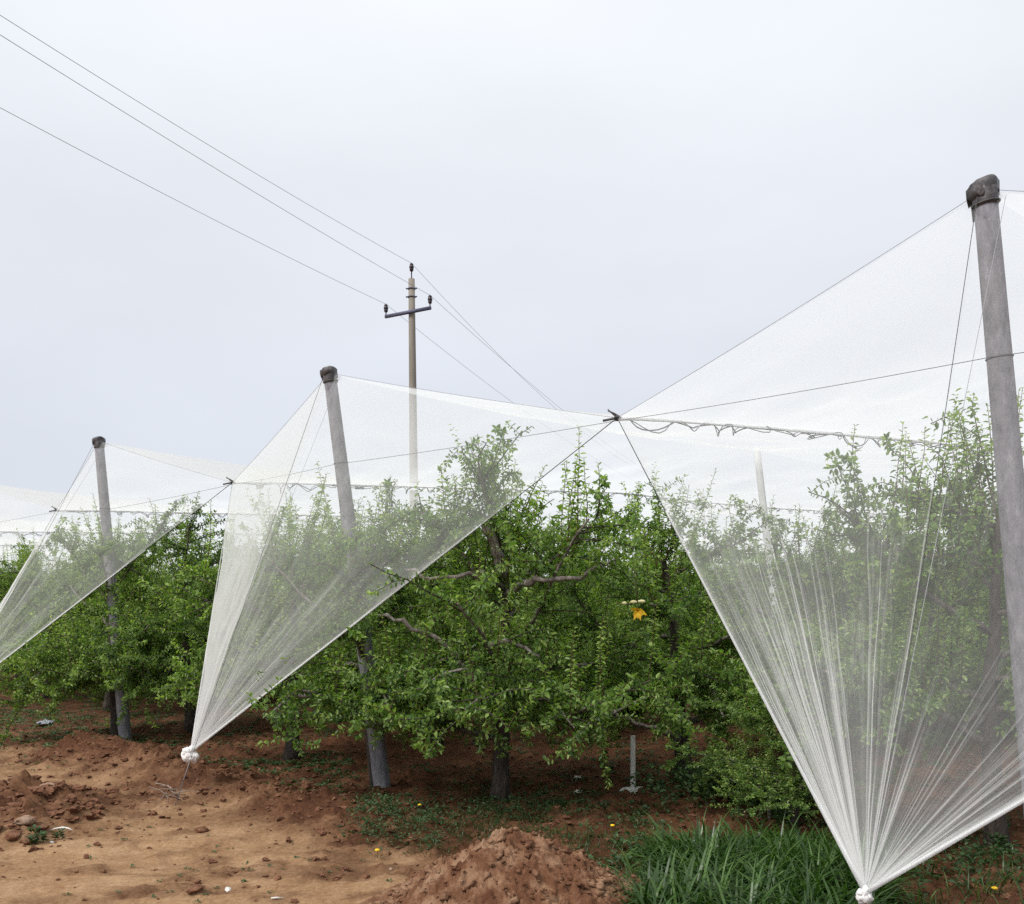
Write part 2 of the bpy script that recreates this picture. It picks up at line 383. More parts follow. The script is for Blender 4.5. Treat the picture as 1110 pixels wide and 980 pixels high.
# ------------------------------------------------------------------ clods and stones
def ico(sub=1):
    import bmesh
    bm = bmesh.new(); bmesh.ops.create_icosphere(bm, subdivisions=sub, radius=1)
    v = np.array([tuple(x.co) for x in bm.verts]); f = np.array([[a.index for a in fc.verts]+[fc.verts[2].index] for fc in bm.faces]); bm.free()
    return v, f
ICO1, ICO2, ICO3 = ico(1), ico(2), ico(3)
def lump(sz, seed, base=ICO2, rough=.35, squash=(1, 1, .7), freq=1.6):
    v, f = base; k = seed*3.7
    r = 1+rough*fbm(v[:, 0]*freq+k, v[:, 1]*freq-k, v[:, 2]*freq, oct=3, seed=seed)*1.6
    # flatten to facets
    for q in range(4):
        rr = np.random.default_rng(seed*31+q); nrm = rr.normal(size=3); nrm /= np.linalg.norm(nrm)
        dd = (v*r[:, None])@nrm; lim = .72; over = np.maximum(0, dd-lim)
        v = v-over[:, None]*nrm/np.maximum(r, .3)[:, None]
    return v*r[:, None]*np.array(squash)*sz, f
def rotz(v, a):
    c, s = math.cos(a), math.sin(a); return v@np.array([[c, s, 0], [-s, c, 0], [0, 0, 1.0]])
cl = MB(); cnt = 0
lumps = [lump(1, 100+i, ICO2, .75, (1, .75, .6), 1.9) for i in range(14)]
cxs = RNG.uniform(-7.5, 5, 60000); cys = RNG.uniform(4.6, 13, 60000)
ok_ = np.abs(cxs/cys) < .62; cxs, cys = cxs[ok_], cys[ok_]
cdr = dryness(cxs, cys); cbd = seg_dist(cxs, cys, BERM)[0]
cpr = .35*(1-cdr)+.018+.8*np.exp(-(cbd/.4)**2)+.95*np.exp(-((cxs+3.9)**2+(cys-7.2)**2)/.8)
ok_ = RNG.random(len(cxs)) < cpr; cxs, cys = cxs[ok_][:7000], cys[ok_][:7000]
for x, y in zip(cxs, cys):
    sz = (.008+.028*random.random()**3.5)*(1.7 if (x+3.9)**2+(y-7.2)**2 < .7 else 1)
    v, f = random.choice(lumps)
    cl.add(rotz(v*sz, random.uniform(0, 6.28))+np.array([x, y, hz(x, y)+sz*.25]), f, 0, random.random())
o = cl.build('dirt_clods', M_CLOD, smooth=False); tag(o, 'small crumbly red earth clods scattered over the soil', 'soil clods', kind='stuff')

# dirt mound
def mound():
    c = np.array([-.01, 4.9]); n_ = 300
    ax = np.linspace(-1.25, 1.25, n_); A, B = np.meshgrid(ax, ax, indexing='ij')
    rx = np.where(A > 0, .86, .66); rr = np.sqrt((A/rx)**2+(B/.62)**2)
    rr = rr*(1+.12*fbm(A*2.2+5, B*2.2, oct=3, seed=50))
    hh = .355*np.clip(1-rr, 0, 1)**.85*np.exp(-.12*rr*rr)+ .05*np.clip(1.35-rr, 0, 1)
    hh = hh+((.5-np.abs(fbm(A*4+.3*fbm(A*9, B*9, seed=5), B*4, oct=4, seed=51, gain=.65)))*.10-.03+np.abs(fbm(A*15, B*15, oct=4, seed=52, gain=.75))*.07+np.maximum(0, vnoise(A*34, B*34, seed=53))*.016)*sstep(0, .12, hh)
    msk = sstep(1.5, 1.2, rr)
    Zm = height(A+c[0], B+c[1])*.6+hh*msk-.07*(1-msk)
    m = MB(); m.add(np.stack([A+c[0], B+c[1], Zm], -1).reshape(-1, 3), grid_faces(n_, n_), 0, (.25+.3*fbm(A*3, B*3, oct=2, seed=54)).ravel())
    for i in range(1500):
        a = random.uniform(0, 6.28); q = random.random()**.5*1.25
        x, y = math.cos(a)*q*.6, math.sin(a)*q*.6
        i0 = int(np.clip((x+1.25)/2.5*(n_-1), 0, n_-1)); j0 = int(np.clip((y+1.25)/2.5*(n_-1), 0, n_-1))
        sz = .006+.026*random.random()**4; v, f = random.choice(lumps)
        m.add(rotz(v*sz, a)+np.array([x+c[0], y+c[1], Zm[i0, j0]+sz*.2]), f, 0, .2)
    return m
M_MOUND, nt, out = mat('mound_earth')
ge = N(nt, 'ShaderNodeNewGeometry')
n1 = N(nt, 'ShaderNodeTexNoise', Scale=5.0, Detail=9.0, Roughness=.7); nt.links.new(ge.outputs['Position'], n1.inputs['Vector'])
r1 = ramp(nt, [(.33, (.085, .034, .018)), (.47, (.165, .078, .042)), (.56, (.26, .15, .09)), (.7, (.34, .22, .14))]); nt.links.new(n1.outputs['Fac'], r1.inputs[0])
n2 = N(nt, 'ShaderNodeTexNoise', Scale=70.0, Detail=6.0, Roughness=.7); nt.links.new(ge.outputs['Position'], n2.inputs['Vector'])
b = N(nt, 'ShaderNodeBsdfPrincipled', Roughness=.95); b.inputs['Specular IOR Level'].default_value = .15
bp = N(nt, 'ShaderNodeBump', Strength=.8, Distance=.015); nt.links.new(n2.outputs['Fac'], bp.inputs['Height']); nt.links.new(bp.outputs[0], b.inputs['Normal'])
nt.links.new(r1.outputs[0], b.inputs['Base Color']); nt.links.new(b.outputs[0], out.inputs[0])
o = mound().build('dirt_mound', M_MOUND, origin=(-.03, 4.85, 0)); tag(o, 'heap of crumbly reddish brown earth at the edge of the grass', 'dirt mound')

def stone(px, py, wpx, label, seed, m=M_STONE, squash=(1, .7, .38), name='stone', cat='stone'):
    p = hit(px, py)
    sz = wpx*p.y/F/2*1.0
    v, f = lump(sz, seed, ICO3, .22, squash, 1.2)
    b_ = MB(); b_.add(rotz(v, seed*.7), f); zz = hz(p.x, p.y)
    o = b_.build(name, m, smooth=False); o.location = (p.x, p.y, zz+sz*squash[2]*.45)
    return tag(o, label, cat)
stone(52, 856, 22, 'flat pale stone beside the sandy track, larger of two near the bank', 201)
stone(79, 856, 13, 'small tan stone on the sandy track right of the flat pale stone', 202)
stone(27, 893, 22, 'slanted pinkish stone resting on the red earth bank', 203, squash=(1, .8, .5))
stone(15, 909, 20, 'blocky brown stone below the slanted pinkish stone on the bank', 204, M_CLOD, (1, .8, .6))
stone(30, 914, 15, 'lumpy brown stone next to the green tuft on the bank', 205, M_CLOD, (1, .8, .6))
stone(83, 889, 8, 'little dark stone just beyond the curved white stick', 206, M_CLOD, (1, .8, .6))
stone(94, 931, 8, 'upright dark clod standing on the sandy track', 207, M_CLOD, (.7, .7, 1), 'clod', 'clod')
stone(212, 966, 25, 'long flat red clod at the bottom edge of the track', 208, M_CLOD, (1, .55, .25), 'clod', 'clod')
stone(247, 966, 9, 'small round white stone near the long flat red clod', 209, M_BONE, (1, .8, .6))
stone(56, 914, 5, 'tiny bright white pebble beside the green tuft', 210, M_BONE, (1, .8, .6), 'pebble', 'pebble')
stone(332, 854, 11, 'round red clod on the soil between weeds near the middle post', 211, M_CLOD, (1, 1, 1.1), 'clod', 'clod')
stone(218, 902, 14, 'dark red clod on the track below the tied net knot', 212, M_CLOD, (1, .8, .6), 'clod', 'clod')
stone(166, 884, 9, 'small dark red clod on the track left of the dry twigs', 213, M_CLOD, (1, .8, .8), 'clod', 'clod')
stone(424, 943, 6, 'pebble on the track close to the weeds by the mound', 214, M_STONE, (1, .8, .6), 'pebble', 'pebble')
def strip(name, pts, rad, m, label, cat, flat=.4):
    b_ = MB(); b_.tube(pts, rad, 7); o = b_.build(name, m, origin=pts[len(pts)//2]); return tag(o, label, cat)
def gp(px, py, dz=0):
    p = hit(px, py); p.z += dz; return p
strip('curved_stick', [gp(53, 902, .01), gp(53, 902, .01)+Vector((.045, .01, .012)), gp(53, 902, .01)+Vector((.09, .015, .018)), gp(53, 902, .01)+Vector((.135, .012, .012)), gp(53, 902, .01)+Vector((.17, .0, .0))], [.003, .005, .007, .006, .002], M_BONE, 'curved white peeled stick lying by the red bank', 'stick')
strip('flat_chip', [gp(294, 975, .006), gp(300, 975, .008), gp(307, 975, .006)], [.004, .006, .003], M_BONE, 'thin pale wood chip on the track at the bottom edge', 'wood chip')
def crumple(name, px, py, wpx, m, label, cat, seed, zs=.35):
    p = gp(px, py); sz = wpx*p.y/F/2; n_ = 14
    a = np.linspace(-1, 1, n_); A, B = np.meshgrid(a, a, indexing='ij')
    Z_ = (np.abs(fbm(A*1.7+seed, B*1.7, oct=3, seed=seed))*1.2*zs+.12)*sz
    ed = 1+.25*vnoise(A*2+seed, B*2, seed=seed)
    top = np.stack([A*sz*ed, B*sz*.55*ed, Z_+.006], -1).reshape(-1, 3)
    bot = top-np.array([0, 0, .004]); b_ = MB(); f = grid_faces(n_, n_)
    b_.add(top, f); b_.add(bot, f[:, ::-1])
    o = b_.build(name, m, smooth=False); o.location = (p.x, p.y, p.z); o.rotation_euler.z = seed
    return tag(o, label, cat)
crumple('plastic_scrap', 49, 786, 26, M_GREY, 'crumpled grey plastic scrap in the weeds at the orchard edge', 'plastic scrap', 2)
crumple('paper_scrap', 626, 846, 8, M_BONE, 'upper of two white scraps on red soil left of the white stake', 'paper scrap', 3, .8)
crumple('paper_scrap', 627, 861, 10, M_BONE, 'lower curled white scrap on red soil right of the thick trunk', 'paper scrap', 4, .8)

# ------------------------------------------------------------------ fruit trees
def make_leaves(P0, Dv, Up, L, var, mb, wr=.25):
    """folded ovate leaves; P0 base, Dv direction, Up face normal hint"""
    n = len(P0); Dv = Dv/np.linalg.norm(Dv, axis=1)[:, None]
    S = np.cross(Dv, Up); S /= np.linalg.norm(S, axis=1)[:, None]+1e-9
    U = np.cross(S, Dv); L = L[:, None]; W = L*wr
    v = np.stack([P0,
                  P0+Dv*L*.33+S*W+U*L*.10, P0+Dv*L*.72+S*W*.82+U*L*.07,
                  P0+Dv*L-U*L*.10,
                  P0+Dv*L*.72-S*W*.82+U*L*.07, P0+Dv*L*.33-S*W+U*L*.10], 1).reshape(-1, 3)
    k = np.arange(n)[:, None]*6
    f = np.concatenate([k+np.array([[0, 1, 2, 3]]), k+np.array([[0, 3, 4, 5]])], 0)
    mb.add(v, f, 0, np.repeat(var, 6))
def walk(p, dr, length, nseg, wob, rng, up=0.0, grav=0.0):
    pts = [np.array(p, float)]; dr = np.array(dr, float)/np.linalg.norm(dr)
    for i in range(nseg):
        dr = dr+rng.normal(size=3)*wob+np.array([0, 0, up-grav*i/nseg]); dr /= np.linalg.norm(dr)
        pts.append(pts[-1]+dr*length/nseg)
    return np.array(pts)
def make_tree(seed, H=2.9, Rr=1.4, low=.45, nl=12, dens=1.0, shoots=1.35, leaf=.047):
    rng = np.random.default_rng(seed)
    wood, crown = MB(), MB()
    LP, LD, LU, LL, LV = [], [], [], [], []
    def rosette(p, ax, n, sz, v0):
        for i in range(n):
            a = rng.uniform(0, 6.28); q = np.array([math.cos(a), math.sin(a), rng.uniform(-.25, .8)])+ax*.4
            LP.append(p+q*.006); LD.append(q); LU.append(np.array([rng.normal()*.3, rng.normal()*.3, 1.])); LL.append(sz*rng.uniform(.65, 1.2)); LV.append(v0+rng.normal()*.2)
    def leafy(pts, rad, spacing, sz, v0, v1, start=.08):
        seg = np.linalg.norm(np.diff(pts, axis=0), axis=1); cum = np.concatenate([[0], np.cumsum(seg)]); Lt = cum[-1]
        s = Lt*start; a = rng.uniform(0, 6.28)
        while s < Lt:
            i = min(np.searchsorted(cum, s)-1, len(seg)-1); i = max(i, 0)
            p = pts[i]+(pts[i+1]-pts[i])*(s-cum[i])/seg[i]; t = (pts[i+1]-pts[i])/seg[i]
            u = np.cross(t, [0.3, .2, 1]); u /= np.linalg.norm(u)+1e-9; w_ = np.cross(t, u)
            fr = s/Lt
            for _ in range(1 if rng.random() < .5 else 2):
                rd = math.cos(a)*u+math.sin(a)*w_
                dv = rd*1.0+t*(.1+.6*fr*fr)+np.array([0, 0, rng.uniform(-.85, .25)])
                LP.append(p+rd*.004); LD.append(dv); LU.append(t*.8+np.array([0, 0, .7])+rng.normal(size=3)*.35)
                LL.append(sz*rng.uniform(.6, 1.25)*(1-.45*max(0, fr-.75)/.25)); LV.append(v0+(v1-v0)*fr+rng.normal()*.19)
                a += 2.4
            s += spacing*rng.uniform(.7, 1.4)
    th = H*.72
    tp = walk((0, 0, -.08), (rng.normal()*.06, rng.normal()*.06, 1), th+.08, 9, .07, rng, up=.12)
    tr = np.linspace(1, .28, 10)*(.078+.012*rng.random()); tr[0] *= 1.35; tr[1] *= 1.05
    wood.tube(tp, tr, 10)
    limbs = []
    a0 = rng.uniform(0, 6.28)
    for i in range(nl):
        f = (i+.5)/nl; zt = low+(th-low)*f
        j = np.searchsorted(tp[:, 2], zt)-1; j = int(np.clip(j, 0, 8)); p = tp[j]+(tp[j+1]-tp[j])*((zt-tp[j, 2])/(tp[j+1, 2]-tp[j, 2]+1e-6))
        a = a0+i*2.4+rng.normal()*.3
        ln = Rr*(1.15-.42*f)*rng.uniform(.8, 1.15); el = .12+.35*f+rng.normal()*.12
        pts = walk(p, (math.cos(a), math.sin(a), el), ln, 8, .13, rng, up=.03, grav=.16 if f < .5 else .03)
        r0 = tr[j]*.52*(1-.2*f)
        wood.tube(pts, np.linspace(r0, .008, 9), 7, 0, np.linspace(.4, 1, 9)); limbs.append((pts, f, r0))
    for i in range(6):   # low hanging boughs
        a = rng.uniform(0, 6.28); j = rng.integers(2, 5); p = tp[j]
        pts = walk(p, (math.cos(a), math.sin(a), rng.uniform(-.05, .35)), Rr*rng.uniform(.75, 1.1), 8, .13, rng, grav=.24)
        pts[:, 2] = np.maximum(pts[:, 2], .84+.1*np.sin(np.arange(9)*1.3+i)); wood.tube(pts, np.linspace(tr[j]*.35, .006, 9), 6, 0, np.linspace(.4, 1, 9)); limbs.append((pts, .1, .02))
    subs = []
    for pts, f, r0 in limbs:
        for q in range(int((13 if f < .6 else 10)*dens)):
            t = rng.uniform(.18, 1)*7.99; i = int(t); p = pts[i]+(pts[i+1]-pts[i])*(t-i); dr = pts[i+1]-pts[i]
            dr /= np.linalg.norm(dr)
            sd_ = np.cross(dr, [0, 0, 1.])*(1 if rng.random() < .5 else -1)
            v = sd_*rng.uniform(.5, 1.2)+dr*.6+np.array([0, 0, rng.uniform(-.45, .6)])
            sp = walk(p, v, rng.uniform(.28, .72), 5, .16, rng, grav=.14)
            wood.tube(sp, np.linspace(.007, .003, 6), 4, caps=False); subs.append(sp)
            leafy(sp, .003, .0175/dens, leaf, .30, .55)
        for i in range(1, 9):
            rosette(pts[i]+rng.normal(size=3)*.01, np.array([0, 0, 1.]), 5, leaf, .35)
    # hanging and sideways twigs from the subs
    for sp in subs:
        for q in range(3):
            i = rng.integers(1, 6); v = rng.normal(size=3); v[2] = v[2]*.8+.1
            s2 = walk(sp[i], v, rng.uniform(.12, .34), 3, .18, rng)
            crown.tube(s2, [.003, .0025, .002, .0015], 3, 1, caps=False); leafy(s2, .002, .016/dens, leaf, .35, .65, .02)
            rosette(s2[-1], np.array([0, 0, 1.]), 4, leaf, .55)
    # upright shoots
    for pts, f, r0 in limbs:
        for q in range(int((3.2 if f < .5 else 5)*shoots)):
            t = rng.uniform(.15, 1)*7.99; i = int(t); p = pts[i]+(pts[i+1]-pts[i])*(t-i)
            room = H*1.03-p[2]; L_ = min(rng.uniform(.3, 1.0), room*rng.uniform(.7, 1.0))
            if L_ < .12: continue
            sp = walk(p, (rng.normal()*.22, rng.normal()*.22, 1), L_, 6, .07, rng, up=.08)
            crown.tube(sp, np.linspace(.006, .002, 7), 4, 1, caps=False); leafy(sp, .003, .018, leaf*1.05, .38, .85)
    for q in range(int(7*shoots)):
        a = rng.uniform(0, 6.28); p = tp[-1]-np.array([0, 0, rng.uniform(0, .5)])
        sp = walk(p, (math.cos(a)*rng.uniform(.15, .75), math.sin(a)*rng.uniform(.15, .75), 1), H-p[2]+rng.uniform(-.25, .38), 7, .06, rng, up=.06)
        crown.tube(sp, np.linspace(.009, .002, 8), 4, 1, caps=False); leafy(sp, .003, .02, leaf*1.05, .4, .8)
        for u in range(4):
            i = rng.integers(1, 6); s2 = walk(sp[i], (rng.normal()*.7, rng.normal()*.7, .7), rng.uniform(.15, .4), 4, .1, rng, up=.05)
            crown.tube(s2, np.linspace(.004, .0015, 5), 3, 1, caps=False); leafy(s2, .003, .022, leaf, .4, .75)
    make_leaves(np.array(LP), np.array(LD), np.array(LU), np.array(LL), np.clip(np.array(LV), 0, 1), crown)
    return wood, crown, len(LP)

PROTO = []
specs = [dict(seed=11, H=2.95, Rr=1.5), dict(seed=12, H=2.8, Rr=1.45, shoots=.8), dict(seed=13, H=3.0, Rr=1.35, shoots=1.2),
         dict(seed=14, H=2.75, Rr=1.5, low=.5), dict(seed=15, H=2.9, Rr=1.45, shoots=1.3), dict(seed=16, H=2.7, Rr=1.4, low=.55)]
tot = []
def new_tree(sp):
    wd, cr_, n_ = make_tree(**sp); tot.append(n_)
    root = bpy.data.objects.new('fruit_tree', None); COL.objects.link(root); root.empty_display_size = .1
    wd.build('trunk', M_BARK, root); cr_.build('crown', [M_LEAF, M_TWIG], root, smooth=False)
    return root
def dup(root):
    r = root.copy(); COL.objects.link(r)
    for ch in root.children:
        c = ch.copy(); COL.objects.link(c); c.parent = r
    return r
used = [False]*len(specs)
for sp in specs: PROTO.append(new_tree(sp))
def place_tree(i, x, y, rz, sc, label, group='fruit trees of the orchard', sz=None):
    t = PROTO[i] if not used[i] else dup(PROTO[i]); used[i] = True
    t.location = (x, y, hz(x, y)); t.rotation_euler = (0, 0, rz); t.scale = (sc, sc, sz or sc)
    return tag(t, label, 'fruit tree', group)
# row j, position i : front trees named one by one
FRONT = [
 (0, -.11, 7.8, .4, 1.0, 'leafy fruit tree with a thick dark trunk right of the middle post', 1.0),
 (2, 1.62, 8.7, 2.2, 1.0, 'fruit tree whose trunk stands just right of the white stake', .98),
 (1, -4.3, 12.35, 1.0, .98, 'fruit tree with its trunk between the far left post and the tied net knot', 1.04),
 (3, -1.17, 8.33, 5.6, 1.0, 'fruit tree behind the middle net, its leaves hiding the middle post', 1.0),
 (4, 3.35, 6.35, 5.2, .98, 'tall fruit tree behind the right net, its shoots rising beside the right post', 1.1),
 (1, -5.1, 11.95, 2.0, .95, 'fruit tree enclosing the lower half of the far left post', 1.04),
 (5, -6.6, 15.1, 4.1, 1.0, 'fruit tree behind the leftmost net, left of the far left post', 1.07),
]
T_ = []
for i, x, y, rz, sc, lb, sz in FRONT: T_.append(place_tree(i, x, y, rz, sc, lb, 'front trees of the orchard rows', sz))
def limb_part(tree, pts, r0, r1, wob=.02, seed=1):
    rg_ = np.random.default_rng(seed); P_ = np.array([tuple(p) for p in pts]); t = np.linspace(0, len(P_)-1, 14)
    Q = np.stack([np.interp(t, np.arange(len(P_)), P_[:, i]) for i in range(3)], 1); Q[1:-1] += rg_.normal(size=(12, 3))*wob*.5
    Mi = np.array(Matrix.LocRotScale(tree.location, tree.rotation_euler, tree.scale).inverted()); Q = Q@Mi[:3, :3].T+Mi[:3, 3]
    m = MB(); m.tube(Q, np.linspace(r0, r1, 14)*(1+.15*rg_.normal(size=14)), 9, 0, np.full(14, .95)); m.build('limb', M_BARK, tree)
T1, T2 = T_[0], T_[1]
limb_part(T1, [P(545, 625, 7.5), P(536, 590, 7.45), P(524, 566, 7.4)], .045, .034, .012, 3)
limb_part(T1, [P(548, 640, 7.7), P(520, 622, 7.3), P(480, 626, 7.25), P(440, 618, 7.5)], .026, .012, .03, 4)
limb_part(T1, [P(548, 645, 7.7), P(575, 628, 7.25), P(625, 625, 7.1), P(668, 606, 7.2)], .034, .010, .03, 5)
limb_part(T1, [P(545, 730, 7.7), P(530, 700, 7.3), P(552, 694, 7.2), P(585, 712, 7.1)], .032, .010, .02, 6)
limb_part(T1, [P(545, 770, 7.7), P(480, 695, 7.6), P(430, 668, 7.6), P(400, 664, 7.8)], .026, .012, .03, 7)
limb_part(T2, [P(735, 800, 8.3), P(722, 795, 7.9), P(690, 785, 7.7), P(655, 770, 7.6)], .032, .012, .03, 8)
place_tree(3, 2.05, 6.75, 2.6, .50, 'low bushy young fruit tree at the edge of the tall grass', 'front trees of the orchard rows', .36)
taken = [(x, y) for _, x, y, *_ in FRONT]
cntT = 0
for j in range(-2, 14):
    n_ = 6.46+3.1*j
    s = 4.4-.4*j + (2.2 if j in (-1, 0) else 0)
    while s < 60:
        x = d[0]*s+nn[0]*n_+random.uniform(-.25, .25); y = d[1]*s+nn[1]*n_+random.uniform(-.25, .25)
        s += 1.95+random.uniform(-.15, .15)
        if y < 3 or y > 31 or abs(x/y) > .555+1.1/y: continue
        if min(math.hypot(x-a, y-b) for a, b in taken) < 1.3: continue
        if random.random() < .03: continue
        near = y < 14
        place_tree(random.randrange(6), x, y, random.uniform(0, 6.28), random.uniform(.92, 1.06),
                   'leafy fruit tree standing within the dense rows behind the front trees', 'trees within the orchard rows', random.uniform(.9, 1.05))
        taken.append((x, y)); cntT += 1
print('TREES', cntT, 'leaves/proto', tot)

# ------------------------------------------------------------------ posts
def post(base, top, label, group, front=True, seed=1, lod=24):
    root = empty('net_post', base, label, 'post', group)
    ax = top-base; Lp = ax.length; q = ax.to_track_quat('Z', 'Y')
    root.rotation_mode = 'QUATERNION'; root.rotation_quaternion = q
    m = MB(); zz = np.linspace(-.25, Lp, 14)
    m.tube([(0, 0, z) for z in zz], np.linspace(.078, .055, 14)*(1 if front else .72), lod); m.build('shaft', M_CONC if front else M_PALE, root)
    # plastic wrap over the top
    c = MB(); v, f = ICO3
    k = seed*2.3
    r = 1+.20*fbm(v[:, 0]*1.8+k, v[:, 1]*1.8, v[:, 2]*1.8, oct=3, seed=seed)
    r = r+.12*np.abs(vnoise(v[:, 0]*6+k, v[:, 1]*6, v[:, 2]*1.5, seed=seed+4)); vv = v*r[:, None]*np.array([.080, .072, .027])+np.array([-.016, 0, Lp+.006])
    vv[:, 2] -= v[:, 0]*-.018
    low_ = v[:, 2] < -.2; vv[:, 2] -= np.where(low_, .05*np.abs(vnoise(v[:, 0]*4+k, v[:, 1]*4, seed=seed))+.02, 0)
    c.add(vv, f)
    c.tube([(-.0, 0, Lp-.10), (0, 0, Lp-.07), (0, 0, Lp-.03), (0, 0, Lp)], [.0575, .061, .062, .063], 20)
    a = np.linspace(0, 1, 7)
    c.tube([(-.045-.012*t, -.035, Lp-.02-.13*t) for t in a], .016*(1-a*.7), 6)
    if front: c.build('plastic_cap', M_PLAST, root)
    if front:
        t = MB(); ang = np.linspace(0, 6.283, 17)
        t.tube([((.0635)*math.cos(u), .0635*math.sin(u), Lp-.085+.004*math.sin(u)) for u in ang], .0055, 5, caps=False)
        t.build('wire_tie', M_WIRE, root); t = MB()
        t.tube([(.062*math.cos(u), .062*math.sin(u), 2.9) for u in ang], .004, 5, caps=False)
        t.build('wire_tie', M_WIRE, root)
    return root
plabels = {0: 'large grey concrete post nearest on the right, capped with black plastic',
           1: 'leaning grey concrete post in the middle, black plastic on its top',
           2: 'smallest leaning grey concrete post on the left with a black cap'}
for k in (0, 1, 2):
    post(posts_base[k]+Vector((0, 0, hz(posts_base[k].x, posts_base[k].y)-.0)), posts_top[k], plabels[k], 'leaning edge posts of the net', True, k+3)
INNER = [(1, 1)]
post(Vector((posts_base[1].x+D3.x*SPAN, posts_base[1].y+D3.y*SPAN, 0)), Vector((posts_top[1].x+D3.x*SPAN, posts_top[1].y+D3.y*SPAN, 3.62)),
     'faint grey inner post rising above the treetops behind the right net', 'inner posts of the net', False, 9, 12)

# ------------------------------------------------------------------ nets
def front_panel(k, seed):
    C, T, B, K = [np.array(v) for v in (nodes[k+1], posts_top[k], nodes[k], knots[k])]
    T = T+np.array([0, 0, -.02])
    NU, NV = {0: (1500, 64), 1: (900, 56)}.get(k, (420, 44))
    u = np.linspace(0, 1, NU); v = np.linspace(0, 1, NV)**1.25
    up = .42 if k != 0 else .40
    q = np.where((u < up)[:, None], C+(T-C)*(u/up)[:, None], T+(B-T)*((u-up)/(1-up))[:, None])
    sag = np.where(u < up, u/up*(1-u/up), (u-up)/(1-up)*(1-(u-up)/(1-up)))*4
    q[:, 2] -= sag*.014
    U, V = np.meshgrid(u, v, indexing='ij')
    S = K+(q[:, None]-K)*V[..., None]
    # directions across each facet
    n1 = np.cross(C-K, T-K); n1 /= np.linalg.norm(n1); n2 = np.cross(T-K, B-K); n2 /= np.linalg.norm(n2)
    wgt = sstep(up-.06, up+.06, U)[..., None]; Nn = n1*(1-wgt)+n2*wgt; Nn /= np.linalg.norm(Nn, axis=-1)[..., None]
    # slack: facet bellies a little, seam to the post top stays straight
    su = np.where(U < up, U/up*(1-U/up), (U-up)/(1-up)*(1-(U-up)/(1-up)))*4
    inw = -np.array([d[0], d[1], 0])
    S = S + inw*( .04*su*np.sin(np.pi*V))[..., None] - np.array([0, 0, 1])*(.03*su*np.sin(np.pi*V))[..., None]
    # pleats fanning from the knot
    wob = .012*fbm(V*3, V*0+seed, oct=2, seed=seed)
    pl = (vnoise((U+wob)*95, V*1.2+seed, seed=seed+1)*.6+vnoise((U+wob)*40, V*1.5, seed=seed+2)*.9)
    env = np.clip(V, 0, 1)**.8*np.clip(1-V, 0, 1)**1.1
    S = S+Nn*(pl*env*sstep(.75, .1, V)*.012)[..., None]
    # crumple of slack cloth higher up
    S = S+Nn*(fbm(U*9, V*5, oct=3, seed=seed+3)*.03*np.sin(np.pi*np.clip(V, 0, 1))*1.0)[..., None]
    lenr = np.linalg.norm(S-K, axis=-1)
    # thread cover
    base = .102-.022*sstep(.75, 1, V)
    gather = .034/(V+.02)
    rg = np.random.default_rng(seed+3); Wd = np.linalg.norm(T-C)+np.linalg.norm(B-T)
    fan = np.zeros_like(U)
    cen = rg.uniform(.015, .40, 26) if k == 0 else rg.uniform(.02, .97, 18)
    for i in range(230 if k == 0 else 70):
        if k == 0: u0 = float(np.clip(rg.choice(cen)+rg.normal()*.007, .004, .41)) if i < 165 else (rg.uniform(.42, .8) if i < 190 else rg.uniform(.78, .995))
        else: u0 = rg.uniform(.02, up) if i < 24 else up+.06+(.9-up)*rg.random()**.7
        rch = rg.uniform(.15, .85) if k == 0 else rg.uniform(.12, .42)
        if k == 0 and i >= 165: rch *= .6
        wm = rg.uniform(.0011, .0032)*(1 if rg.random() < .85 else 2.5); am = rg.uniform(.10, .42) if rg.random() < .7 else rg.uniform(.5, .95)
        uu = u0+.014*vnoise(V*5+i*3.1, V*0+i, seed=seed)*V
        fan = np.maximum(fan, (1 if k != 1 else .7)*am*np.exp(-((U-uu)*Wd*np.clip(V, .03, 1)/wm)**2)*sstep(rch, rch*.35, V))
    dens = base*(1+.22*fbm(U*6, V*5, oct=3, seed=seed+8))+gather*.55+fan*.8
    dens = dens+.07*np.clip(fbm(U*60, V*1.5, oct=2, seed=seed+9), 0, 1)*sstep(.9, .2, V)
    wisp = np.maximum(0, .13-np.abs(fbm(U*34+V*6, V*7-U*9, oct=4, seed=seed+11, gain=.6)))/.13
    patchy = np.clip(fbm(U*4, V*3, oct=3, seed=seed+12)*2+.25, 0, 1)
    dens = dens+.13*wisp**2*patchy*sstep(.12, .3, V)*sstep(1.0, .75, V)*(1.0 if k == 0 else .6)
    hem = np.exp(-np.minimum(U, 1-U)*np.linalg.norm(B-C)*np.clip(V, .05, 1)/.02)
    dens = dens+hem*.25
    if k == 0:
        dens = dens+.05*sstep(.0, .08, U)*sstep(.42, .30, U)*sstep(.95, .5, V)+ .5*sstep(.955, .985, U)*sstep(1.0, .4, V)
    if k == 1:
        dens = dens + .18*sstep(.43, .40, U)*sstep(1.05, .35, V)+.04+.07*sstep(.7, .2, V)
    dens = np.clip(dens, 0, .93)
    m = MB(); m.add(S.reshape(-1, 3), grid_faces(NU, NV), 0, dens.ravel())
    return m, (C, T, B, K)
